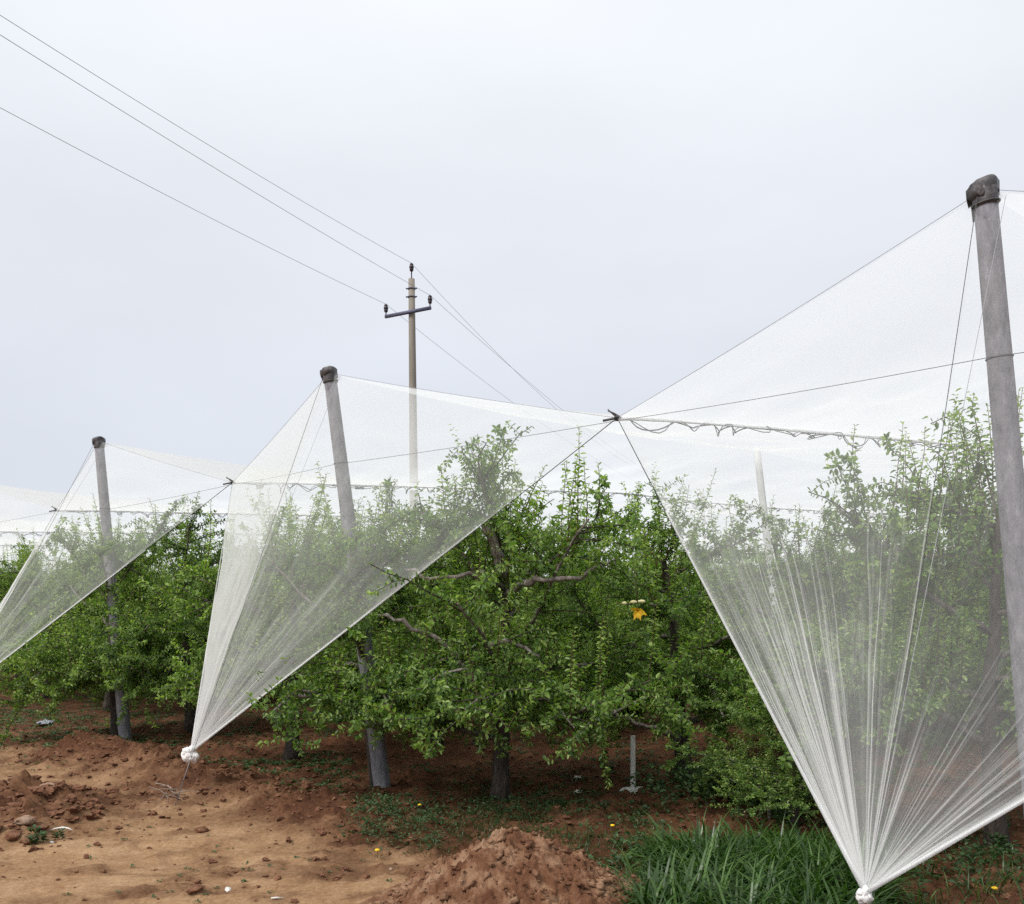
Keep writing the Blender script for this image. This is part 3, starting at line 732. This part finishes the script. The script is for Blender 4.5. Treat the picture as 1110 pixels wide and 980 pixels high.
def bunch(K, A, seed, s=1.0):
    s *= .85
    """gathered and tied end of a net"""
    m = MB(); v, f = ICO3; K = np.array(K)
    for i, (off, sz, sq) in enumerate([((-.02, 0, -.035), .062, (1, .9, 1)), ((.02, .01, -.05), .05, (1, 1, 1.1)), ((-.035, -.01, .005), .042, (1, 1, .9)), ((.005, .0, .02), .03, (1, 1, 1.5))]):
        r = 1+.45*fbm(v[:, 0]*2+i, v[:, 1]*2, v[:, 2]*2+seed, oct=4, seed=seed+i)+.16*np.abs(vnoise(v[:, 0]*5, v[:, 1]*5, v[:, 2]*1.2, seed=i))
        m.add(v*r[:, None]*np.array(sq)*sz*s+K+np.array(off)*s, f)
    return m
def sag_line(a, b, sag, n=24):
    t = np.linspace(0, 1, n)[:, None]; a, b = np.array(a), np.array(b)
    p = a+(b-a)*t; p[:, 2] -= sag*4*(t*(1-t))[:, 0]; return p
nlabels = {0: 'white net panel on the right, fanning with bright creases from its bottom tie',
           1: 'white net panel in the middle, folded and tied in a knot above the track',
           2: 'white net panel on the left, running down out of the picture'}
SEG = 6
def ridge_pt(k, s):
    T = np.array(posts_top[k]); i = s/SPAN; fr = i-math.floor(i)
    z = T[2]-.02 if s <= 0 else T[2]-.02-(T[2]-3.62)*min(1, i)
    sg = .09*4*fr*(1-fr)
    return np.array([T[0]+D3.x*s, T[1]+D3.y*s, z-sg])
def valley_pt(k, s):
    C = np.array(nodes[k]); zi = [C[2], 3.32, 3.40, 3.42, 3.42, 3.42, 3.42, 3.42, 3.42]
    i = s/SPAN; a = int(min(i, 7)); fr = i-a
    z = zi[a]+(zi[a+1]-zi[a])*(fr if a else fr**.8)
    return np.array([C[0]+D3.x*s, C[1]+D3.y*s, z-.05*4*fr*(1-fr)*(1 if a else .3)])
def roof(k, seed, length):
    m = MB(); ns = int(length/.14); ss = np.linspace(0, length, ns); nt_ = 22
    for side, kk in ((1, k+1), (-1, k)):
        V_ = []
        for s in ss:
            r, vl = ridge_pt(k, s), valley_pt(kk, s)
            t = np.linspace(0, 1, nt_)[:, None]; p = r+(vl-r)*t; p[:, 2] -= (.015+.07*min(1, s/1.5))*np.sin(np.pi*t[:, 0])
            V_.append(p)
        V_ = np.array(V_)
        sc_ = ss[:, None]; tt = np.linspace(0, 1, nt_)[None, :]
        V_[..., 2] += (fbm(sc_*2.2+0*tt, tt*5+0*sc_, oct=3, seed=seed)*.05+.022*np.sin(sc_*14+vnoise(sc_*2+0*tt, tt*3+0*sc_, seed=seed)*3)*tt**2)*np.sin(np.pi*tt*.98)**.5*np.clip(sc_/.8, 0, 1)
        dens = .165*(1+.25*fbm(sc_*1.5+0*tt, tt*4+0*sc_, oct=3, seed=seed+1))+.12*np.exp(-(1-tt)/.05)+0*sc_
        m.add(V_.reshape(-1, 3), grid_faces(ns, nt_), 0, dens.ravel())
    return m
def net(k, front):
    root = empty('orchard_net', Vector((posts_base[k].x, posts_base[k].y, 0)),
                 nlabels.get(k, 'stretched white roof net over the orchard rows beyond the left posts'), 'net', 'white nets over the orchard')
    org = root.location
    if front:
        m, (C, T, B, K) = front_panel(k, 60+k*10); m.build('front_panel', M_NET, root, origin=org)
        bm_ = bunch(K, anchors[k], 5+k, 1.0 if k else .55); bm_.build('tied_knot', M_NETB, root, origin=org)
        for i, E in enumerate((C, B)):
            h = MB(); p = K+(E-K)*np.linspace(0, .72, 16)[:, None]
            h.tube(p, np.linspace(.010, .004, 16), 5, 0, np.linspace(.8, .35, 16)); h.build('hem', M_NET, root, origin=org)
    length = {0: 14, 1: 22.4, 2: 28, 3: 28}.get(k, 28)
    roof(k, 90+k*5, length).build('roof_panel', M_NET, root, origin=org)
    return root
for k in range(0, 8): net(k, k in knots and k <= 3)

# the cloth holds the leaves of the front trees back: trim what would poke through
def trim_through_net():
    for o in [c for c in bpy.data.objects if c.name.startswith(('crown', 'trunk')) and c.type == 'MESH' and c.parent and c.parent.get('category') == 'fruit tree' and c.parent.location.y < 13.5]:
        par = o.parent; M = np.array(Matrix.LocRotScale(par.location, par.rotation_euler, par.scale))
        me = o.data; nv = len(me.vertices); co = np.empty(nv*3); me.vertices.foreach_get('co', co); co = co.reshape(-1, 3)
        W = co@M[:3, :3].T+M[:3, 3]; bad = W[:, 2] > np.where(W[:, 0]/W[:, 1] > .46, 3.3, 2.98 if W[:, 0].mean() > 1.9 else 3.1)+.12*vnoise(W[:, 0]*2.3, W[:, 1]*2.3, seed=4)
        if abs(par.location.x+1.17) < .01: bad |= (W[:, 0] < -2.55) | ((W[:, 0] < -1.95) & (W[:, 2] < 1.25))
        for k in (0, 1, 2):
            for E1, E2 in ((nodes[k+1], posts_top[k]), (posts_top[k], nodes[k])):
                a, b_, c = [np.array(v) for v in (knots[k], E1, E2)]
                nrm = np.cross(b_-a, c-a); nrm /= np.linalg.norm(nrm)
                inside = np.array([a[0]+d[0]*3, a[1]+d[1]*3, 1.0])
                if np.dot(inside-a, nrm) < 0: nrm = -nrm
                h_ = (W-a)@nrm; q = W-h_[:, None]*nrm-a
                v0, v1 = b_-a, c-a; d00, d01, d11 = v0@v0, v0@v1, v1@v1; d20, d21 = q@v0, q@v1
                den = d00*d11-d01*d01; u_ = (d11*d20-d01*d21)/den; w_ = (d00*d21-d01*d20)/den
                bad |= (h_ < .07) & (h_ > -2.5) & (u_ > -.03) & (w_ > -.03) & (u_+w_ < 1.05)
        if not bad.any(): continue
        import bmesh
        bm = bmesh.new(); bm.from_mesh(me); bm.verts.ensure_lookup_table()
        stack = set(np.nonzero(bad)[0].tolist()); kill = set(stack)
        todo = list(stack); seen = {}
        for i in sorted(stack):           # a cut branch loses everything beyond the cut
            if i in seen: continue
            comp = [i]; q_ = [bm.verts[i]]; loc = {i}
            while q_:
                v = q_.pop()
                for e in v.link_edges:
                    ot = e.other_vert(v)
                    if ot.index not in loc and ot.index >= i: loc.add(ot.index); q_.append(ot)
            for c_ in loc: seen[c_] = 1
            kill |= loc
        if o.name.startswith('crown'):   # a leaf goes as a whole
            for i in stack:
                for f in bm.verts[i].link_faces:
                    for v in f.verts: kill.add(v.index)
            for i in list(kill):
                for f in bm.verts[i].link_faces:
                    if f.material_index == 0:
                        for v in f.verts: kill.add(v.index)
        bmesh.ops.delete(bm, geom=[bm.verts[i] for i in kill], context='VERTS')
        nm_ = bpy.data.meshes.new(o.name); bm.to_mesh(nm_); bm.free()
        for m_ in me.materials: nm_.materials.append(m_)
        o.data = nm_
trim_through_net()

# ------------------------------------------------------------------ cables, lacing, wires
def wire(name, pts, r, m, label, cat, group=None, sides=5):
    b_ = MB(); b_.tube(pts, r, sides); o = b_.build(name, m, origin=tuple(pts[0])); return tag(o, label, cat, group)
def valley(k, length, label):
    root = empty('valley_cable', nodes[k], label, 'cable', 'laced cables in the valleys of the net')
    ss = np.arange(0, length, .12); pts = np.array([valley_pt(k, s) for s in ss]); pts[:, 2] -= .012
    b_ = MB(); b_.tube(pts, .0045, 5); b_.build('cable', M_GALV, root, origin=nodes[k])
    # lacing cord that loops around the cable and sags in scallops between ties
    rng = np.random.default_rng(k+40); lp = []; s = .12
    side = np.array([nn[0], nn[1], 0])
    while s < length-.6:
        step = rng.uniform(.07, .46); dp = rng.uniform(.006, .085); phl = rng.uniform(-.1, .42); sw = rng.uniform(-.05, .05)
        for t in np.linspace(0, 1, 9)[:-1]:
            p = valley_pt(k, s+step*(t+phl*math.sin(6.28*t)))
            p[2] -= .012+dp*math.sin(math.pi*t)**1.2; p += side*(sw*math.sin(math.pi*t)+.012*math.sin(6.28*t))
            lp.append(p)
        s += step
    lc = MB(); lc.tube(lp, .0052, 4)
    lp2 = np.array(lp)+np.array([0, 0, .0]); lp2[:, 2] += .028*np.sin(np.arange(len(lp))*.9); lp2 += side*.02*np.cos(np.arange(len(lp))*.7)[:, None]
    lc.tube(lp2[::1], .0040, 4)
    lc.build('lacing', M_GALV, root, origin=nodes[k])
    rl = MB(); rr_ = .011+.009*np.abs(vnoise(np.arange(len(pts))*.37, np.arange(len(pts))*0., seed=k)); rl.tube(pts+np.array([0, 0, .008]), rr_, 7, 0, np.full(len(pts), .42))
    rl.build('net_roll', M_NET, root, origin=nodes[k])
    if k <= 3:
        n_ = MB(); P0 = np.array(nodes[k]); ang = np.linspace(0, 6.283, 13)
        sgn = .018 if k else .01
        for i, ax in enumerate(((1, 0, .2), (.4, 1, 0), (0, .3, 1))):
            ax = np.array(ax, float); a1 = np.cross(ax, [0.1, .2, 1.]); a1 /= np.linalg.norm(a1); a2 = np.cross(ax, a1); a2 /= np.linalg.norm(a2)
            n_.tube([P0+sgn*(math.cos(u)*a1+math.sin(u)*a2) for u in ang], .006, 5, caps=False)
        n_.tube([P0, P0+np.array([-.05, 0, .045]), P0+np.array([-.065, 0, .06])], .005, 5)
        n_.tube([P0+np.array([-.065, 0, .05]), P0+np.array([-.02, 0, .03]), P0+np.array([.03, .0, .0])], .006, 5)
        n_.tube([P0+np.array([-.10, 0, -.02]), P0, P0+np.array([.02, .0, 0])], .009, 6)
        n_.build('clamp', M_WIRE, root, origin=nodes[k])
vl = {1: 'twisted laced cable running right from the joint between middle and right posts',
      2: 'twisted laced cable starting between left and middle posts, crossing behind the treetops',
      3: 'twisted laced cable starting left of the far left post'}
for k in range(1, 6): valley(k, {1: 9}.get(k, 20), vl.get(k, 'twisted laced cable far behind above the treetops at the left edge'))
# row wire along the line of posts
rp = [nodes[4], nodes[3]+Vector((0, 0, -.02)), posts_base[2].lerp(posts_top[2], .765)+Vector((-.05, -.06, 0)), nodes[2]+Vector((0, 0, -.02)),
      posts_base[1].lerp(posts_top[1], .78)+Vector((-.05, -.06, 0)), nodes[1]+Vector((0, 0, -.02)), P(1075, 387, 4.57), Vector((4.7, 2.9, 2.9))]
allp = []
for a, b_ in zip(rp[:-1], rp[1:]): allp += list(sag_line(a, b_, .012, 10))[:-1]
allp.append(np.array(rp[-1]))
wire('row_wire', np.array(allp), .0020, M_ROPE, 'thin dark wire strung from post to post below the net edge', 'wire')
# front ropes from post top to node, and edge ropes to the knots, and guys
nm = {0: 'right', 1: 'middle', 2: 'left'}
for k in (0, 1, 2):
    T = posts_top[k]; K = knots[k]; A = anchors[k]; A = Vector((A.x, A.y, hz(A.x, A.y)-.03))
    wire('head_rope', sag_line(T+Vector((0, 0, -.01)), nodes[k+1], .015), .0016, M_GALV, f'thin rope from the {nm[k]} post top down to the net joint on its left', 'rope')
    wire('head_rope', sag_line(T+Vector((0, 0, -.01)), nodes[k], .015), .0016, M_GALV, f'thin rope from the {nm[k]} post top down to the net joint on its right', 'rope')
    for E, sd_ in ((nodes[k+1], 'left'), (nodes[k], 'right')):
        wire('edge_rope', sag_line(E, K, .01, 30), .0032, M_ROPE, f'dark rope along the {sd_} edge of the {nm[k]} net panel', 'rope')
    wire('guy_wire', sag_line(T+Vector((-.05, -.03, -.06)), A, .0), .0020, M_WIRE, f'guy wire from the {nm[k]} post top to the ground beside the net tie', 'guy wire')
    wire('guy_wire', sag_line(T+Vector((.10, -.02, -.04)), K, .0), .0016, M_GALV, f'second fainter guy wire behind the {nm[k]} net panel', 'guy wire')
    wire('anchor_wire', [K+Vector((0, 0, -.05)), K.lerp(A, .5)+Vector((.01, 0, 0)), A], .0032, M_GALV, f'twisted wire holding the tie of the {nm[k]} net panel to the ground', 'anchor wire')

# ------------------------------------------------------------------ power line
LD = Vector((.37, .93, 0)).normalized()
def power_pole(base, h, label, detail=True):
    root = empty('power_pole', base, label, 'power pole')
    m = MB(); lean = Vector((-.0033*h*8*.12, 0, 0))
    m.tube([(-.022*z*.5, 0, z) for z in np.linspace(-1, h, 12)], np.linspace(.165, .095, 12), 16); m.build('pole', M_POLE, root)
    tx = -.011*h
    sdv = Vector((LD.y, -LD.x, 0))
    a = Vector((tx, 0, h-1.05)); arm = MB()
    Rm = Matrix.Rotation(math.atan2(sdv.y, sdv.x), 4, 'Z')@Matrix.Rotation(R(-3), 4, 'Y')
    arm.box(a+Vector((-.1, -.12, 0)), (1.56, .07, .09), Rm); arm.build('crossarm', M_ARM, root)
    for z in (h-.30, h-.55):
        br = MB()
        br.tube([(tx-.17, -.02, z), (tx+.17, -.02, z+.01)], .022, 6)
        ang = np.linspace(0, 6.283, 13); br.tube([(tx+.112*math.cos(u), .112*math.sin(u), z) for u in ang], .018, 5, caps=False)
        br.build('bracket', M_ARM, root)
    prof = [(0, .018), (.10, .018), (.12, .05), (.17, .065), (.19, .05), (.21, .07), (.26, .072), (.28, .05), (.31, .062), (.34, .05), (.37, .015)]
    ends = []
    for off, z in ((sdv*.75, h-1.03+.04), (sdv*-.75, h-1.03-.04), (Vector((0, 0, 0)), h)):
        i = MB(); b0 = Vector((tx, 0, 0))+off+Vector((-.1 if off.length else 0, -.12 if off.length else 0, z))
        e = .0 if off.length else .12
        if e: i.tube([b0, b0+Vector((0, 0, .14))], .02, 6)
        i.tube([b0+Vector((0, 0, s*1.0+e)) for s, r in prof], [r for s, r in prof], 12); i.build('insulator', M_CERAM, root)
        ends.append(base+b0+Vector((0, 0, .36+e)))
    return root, ends
pb = Vector((-2.92, 28, 0))
_, e0 = power_pole(pb, 11.75, 'tall pale power pole with crossarm and three dark insulators')
_, e1 = power_pole(pb+LD*50, 11.2, 'distant power pole hidden low behind the netting')
wl = ['overhead power line on the right insulator of the pole', 'overhead power line on the left insulator, lowest of the three', 'overhead power line on the top insulator, highest of the three']
for i in range(3):
    prev = e0[i]-LD*50; pts = np.vstack([sag_line(prev, e0[i], (.82, 1.0, 1.2)[i], 60)[:-1], sag_line(e0[i], e1[i], (1.0, 1.0, 1.9)[i], 40)])
    wire('power_line', pts, .0048, M_WIRE, wl[i], 'power line', 'overhead power lines')

# ------------------------------------------------------------------ white stakes, lure, log, twigs
def stake(px, py, h, label, plate, wpx=5):
    p = gp(px, py); root = empty('white_stake', p, label, 'stake'); r = wpx*p.y/F/2
    m = MB(); m.box((0, 0, h/2), (r*2, r*1.6, h)); m.build('post', M_WHITE, root, smooth=False)
    if plate:
        n_ = 26; a = np.linspace(0, 2*np.pi, n_, endpoint=False); rad = .115+.014*np.sin(a*3+1)+.01*np.sin(a*7)
        ring = np.stack([np.cos(a)*rad, np.sin(a)*rad*.8, 0*a+.012+.006*np.sin(a*2)], -1)
        up_ = ring*np.array([.75, .75, 1])+np.array([0, 0, .022]); cen = np.array([[0, 0, .042]]); bt = ring-np.array([0, 0, .012])
        V_ = np.vstack([ring, up_, cen, bt]); f = []
        for i in range(n_):
            j = (i+1) % n_; f += [[i, j, n_+j, n_+i], [n_+i, n_+j, 2*n_, 2*n_], [2*n_+1+i, 2*n_+1+j, j, i]]
        m = MB(); m.add(V_, f); m.build('base_plate', M_WHITE, root)
    return root
stake(686, 858, .50, 'thin white stake on a flat white base plate under the trees', True)
stake(22, 738, .85, 'thin whitish stake standing among the trees at the left edge', False, 3)
# orange-yellow lure
lp = P(691, 662, 7.5); root = empty('yellow_lure', lp, 'orange yellow flower-like lure with pale yellow caps hanging in the leaves', 'insect lure')
m = MB()
for i in range(16):
    a = i*2.4; dv = np.array([math.cos(a), -.35, math.sin(a)]); s_ = np.cross(dv, [0, 1, 0]); L_ = .028+.017*((i*5) % 3)
    dv = dv+np.array([.3*math.sin(i*5), -.2*(i % 3), -.25]); m.add([dv*.005, dv*L_*.5+s_*.018+np.array([0, -.02, 0]), dv*L_+np.array([0, .0, -.01]), dv*L_*.5-s_*.018+np.array([0, -.02, 0])], [[0, 1, 2, 3]])
m.build('petals', M_YEL, root)
for x, z, w_ in ((-.035, .07, .03), (.03, .075, .032), (-.11, .06, .022)):
    c = MB(); v, f = ICO2; c.add(v*np.array([w_, .02, .015])+np.array([x, -.02, z]), f); c.build('cap', M_PYEL, root)
m = MB(); m.tube([(-.12, 0, .05), (0, .01, .06), (.02, .02, .02)], .004, 5); m.tube([(0, .01, .06), (-.02, .03, .35)], .003, 5); m.build('stem', M_TWIG, root)
# cut limb
a, b_ = P(838, 856, 6.95), P(872, 850, 7.15)
m = MB(); pts = [a+(b_-a)*t+Vector((0, 0, .008*math.sin(t*5))) for t in np.linspace(0, 1.6, 9)]
m.tube(pts, [.028, .034, .036, .035, .037, .036, .034, .033, .03], 12)
m.tube([a+Vector((.03, 0, 0)), a+Vector((-.03, .02, -.10)), a+Vector((-.01, .03, -.28))], [.02, .018, .015], 8)
m.tube([b_+Vector((.1, 0, 0)), b_+Vector((.13, .02, -.12)), b_+Vector((.12, .03, -.30))], [.02, .018, .015], 8)
o = m.build('cut_limb', simple('grey_bark', [(.3, (.16, .13, .12)), (.7, (.38, .33, .31))], 20, .9, .6, 50), origin=a); tag(o, 'cut grey limb propped above the weeds left of the right net', 'log')
m = MB(); rng = np.random.default_rng(5); c0 = gp(192, 866)
for i in range(16):
    a = rng.uniform(0, 6.28); p = np.array(c0)+np.array([rng.normal()*.06, rng.normal()*.05, .02+rng.random()*.05])
    m.tube(walk(p, (math.cos(a), math.sin(a), rng.uniform(-.05, .45)), rng.uniform(.12, .3), 4, .2, rng), np.linspace(.004, .0015, 5), 4)
m.tube(walk(gp(168, 853, .03), (1, -.6, .02), .33, 5, .12, rng), np.linspace(.006, .003, 6), 5)
o = m.build('dry_twigs', simple('dead_twig', [(.3, (.14, .10, .08)), (.7, (.34, .28, .23))], 40, .9), origin=c0); tag(o, 'small tangle of dry twigs below the tied net knot', 'twigs')

# ------------------------------------------------------------------ grass and weeds
def blades(base, ln, wd, az, lean, var, mb, ns=5):
    n = len(base); t = np.linspace(0, 1, ns+1)
    ang = lean[:, None]*(.2+t[None])*1.95
    seg = ln[:, None]/ns; dz = np.cos(ang)*seg; dh = np.sin(ang)*seg
    zc = np.concatenate([np.zeros((n, 1)), np.cumsum(dz[:, :-1], 1)], 1); hc = np.concatenate([np.zeros((n, 1)), np.cumsum(dh[:, :-1], 1)], 1)
    cx, cy_ = np.cos(az)[:, None], np.sin(az)[:, None]
    C_ = np.stack([base[:, 0:1]+hc*cx, base[:, 1:2]+hc*cy_, base[:, 2:3]+zc], -1)
    W = wd[:, None]*np.array([.6, 1, .95, .75, .45, .04][:ns+1])[None]
    Sx = np.stack([-cy_*W, cx*W, 0*W], -1)
    V_ = np.stack([C_-Sx/2, C_+Sx/2], 2).reshape(-1, 3)
    i = np.arange(n)[:, None]*(ns+1)*2+np.arange(ns)[None]*2
    f = np.stack([i, i+1, i+3, i+2], -1).reshape(-1, 4)
    mb.add(V_, f, 0, np.repeat(var, (ns+1)*2))
rng = np.random.default_rng(9)
gb = MB()
def clump(x, y, n, L_, spread, wd=.011, vv=.45):
    bx = x+rng.normal(size=n)*spread; by = y+rng.normal(size=n)*spread; bz = hzv(bx, by)
    az = np.arctan2(by-y, bx-x)+rng.normal(size=n)*.8
    blades(np.stack([bx, by, bz-.01], -1), L_*rng.uniform(.55, 1.15, n), wd*rng.uniform(.6, 1.3, n), az, np.clip(rng.normal(1.0, .3, n), .35, 1.7), np.clip(rng.normal(vv, .18, n), 0, 1), gb)
# lush tall grass
k = 0
while k < 150:
    y = rng.uniform(4.3, 6.2); r_ = rng.uniform(.075, .40)
    x = r_*y
    edge = .145+.02*math.sin(y*5)
    if r_ < edge: continue
    fade = (1-.5*max(0, (r_-.36)/.06))*(1-.35*max(0, (y-5.3)/.9))*(.75+.25*min(1, (r_-edge)/.06))
    clump(x, y, 48, rng.uniform(.25, .47)*fade, .06, .0155, rng.uniform(.35, .6)); k += 1
for i in range(55):   # thinner grass to the right under the net and around
    y = rng.uniform(3.9, 6.6); x = rng.uniform(.36, .62)*y
    clump(x, y, 22, rng.uniform(.12, .26), .07, .008, .4)
for i in range(300):   # low short grass between trunk, mound and tall grass
    y = rng.uniform(5.3, 7.5); r_ = rng.uniform(-.10, .16)
    x = r_*y
    if fbm(np.array([x*1.6]), np.array([y*1.6]), oct=3, seed=77)[0] < -.12: continue
    if y > 6.9 and rng.random() < .5: continue
    clump(x, y, 26, rng.uniform(.05, .13), .07, .004, .3)
o = gb.build('tall_grass', M_GRASS, smooth=False); tag(o, 'lush dark green arching grass beside the earth mound', 'grass', kind='stuff')
wb = MB()
def weed(x, y, sz, n=12, tall=0.0, vv=.5, leaf=.035):
    z = hz(x, y); P0 = []; Dd = []; Uu = []
    for i in range(n):
        a = rng.uniform(0, 6.28); h_ = rng.random()*tall; q = np.array([math.cos(a), math.sin(a), rng.uniform(.05, .9)])
        rr_ = sz*rng.random()*.7
        P0.append([x+math.cos(a)*rr_, y+math.sin(a)*rr_, z+h_]); Dd.append(q); Uu.append([0, 0, 1])
    make_leaves(np.array(P0), np.array(Dd), np.array(Uu, float)+rng.normal(size=(n, 3))*.2, leaf*rng.uniform(.5, 1.3, n), np.clip(rng.normal(vv, .2, n), 0, 1), wb, .3)
def patch(px, py, rx, ry, count, **kw):
    for i in range(count):
        q = G(px+rng.normal()*rx, max(700, py+rng.normal()*ry)); weed(q.x, q.y, **kw)
patch(60, 790, 70, 12, 420, sz=.10, n=12, vv=.65, leaf=.035)
patch(0, 772, 45, 7, 240, sz=.14, n=12, vv=.55, leaf=.035)
patch(150, 806, 70, 5, 190, sz=.10, n=12, vv=.45)
patch(35, 829, 25, 4, 40, sz=.05, n=7, vv=.7, leaf=.02)
patch(342, 833, 30, 8, 190, sz=.09, n=12, vv=.5)
patch(335, 862, 18, 6, 60, sz=.07, n=12, vv=.6)
patch(250, 832, 25, 6, 60, sz=.07, n=12, vv=.5)
patch(405, 905, 12, 9, 36, sz=.06, n=20, tall=.13, vv=.5, leaf=.024)
patch(450, 915, 22, 8, 60, sz=.07, n=16, tall=.1, vv=.4, leaf=.022)
patch(520, 885, 40, 8, 90, sz=.08, n=10, tall=.04, vv=.3, leaf=.02)
patch(590, 885, 40, 14, 120, sz=.08, n=10, tall=.05, vv=.3, leaf=.02)
patch(640, 850, 60, 8, 60, sz=.06, n=10, vv=.35)
patch(560, 878, 70, 10, 160, sz=.09, n=12, tall=.05, vv=.35, leaf=.03)
patch(430, 888, 30, 10, 70, sz=.08, n=12, tall=.05, vv=.4, leaf=.028)
patch(690, 925, 25, 20, 90, sz=.07, n=10, tall=.06, vv=.5)
patch(800, 868, 40, 8, 260, sz=.12, n=16, tall=.26, vv=.5, leaf=.05)
patch(860, 885, 30, 12, 90, sz=.09, n=14, tall=.10, vv=.4, leaf=.045)
patch(1030, 930, 70, 20, 160, sz=.08, n=12, tall=.08, vv=.35)
patch(780, 820, 60, 8, 70, sz=.08, n=12, tall=.08, vv=.35)
for px, py in ((38, 912), (44, 916), (64, 912), (36, 917)):
    q = G(px, py)
    for _ in range(4): weed(q.x, q.y, .04, 12, .06, .35, .03)
for i in range(38):
    px, py = rng.uniform(60, 430), rng.uniform(895, 978); q = G(px, py)
    weed(q.x, q.y, .02, 7, .01, .5, .018)
for i in range(4200):
    x = rng.uniform(-9, 6); y = rng.uniform(7.5, 20)
    if vnoise(np.array([x*.9]), np.array([y*.9]), seed=66)[0] < -.05: continue
    if abs(x/y-.131) < .03 and y < 8.6: continue
    if inner(np.array([x]), np.array([y]))[0] < .2: continue
    weed(x, y, .12, 10, .03, .35, .035)
o = wb.build('ground_weeds', M_WEED, smooth=False); tag(o, 'low broadleaf weeds in patches on the soil', 'weeds', kind='stuff')
fl = [(409, 931, 'yellow dandelion at the track edge among the low weeds'), (641, 949, 'yellow dandelion between the mound and the tall grass'),
      (1078, 973, 'yellow dandelion on the dark soil in the lower right corner'), (455, 880, 'tiny yellow dandelion on red soil right of the middle post'), (664, 903, 'yellow dandelion at the left rim of the tall grass')]
for px, py, lb in fl:
    q = gp(px, py); root = empty('dandelion', q, lb, 'flower', 'yellow dandelions')
    m = MB(); m.tube([(0, 0, -.01), (.004, 0, .03), (0, 0, .05)], .0018, 5); m.build('stem', M_GRASS, root)
    m = MB(); v, f = ICO2; m.add(v*np.array([.017, .017, .009])+np.array([0, 0, .053]), f); m.build('flower_head', M_YEL, root)
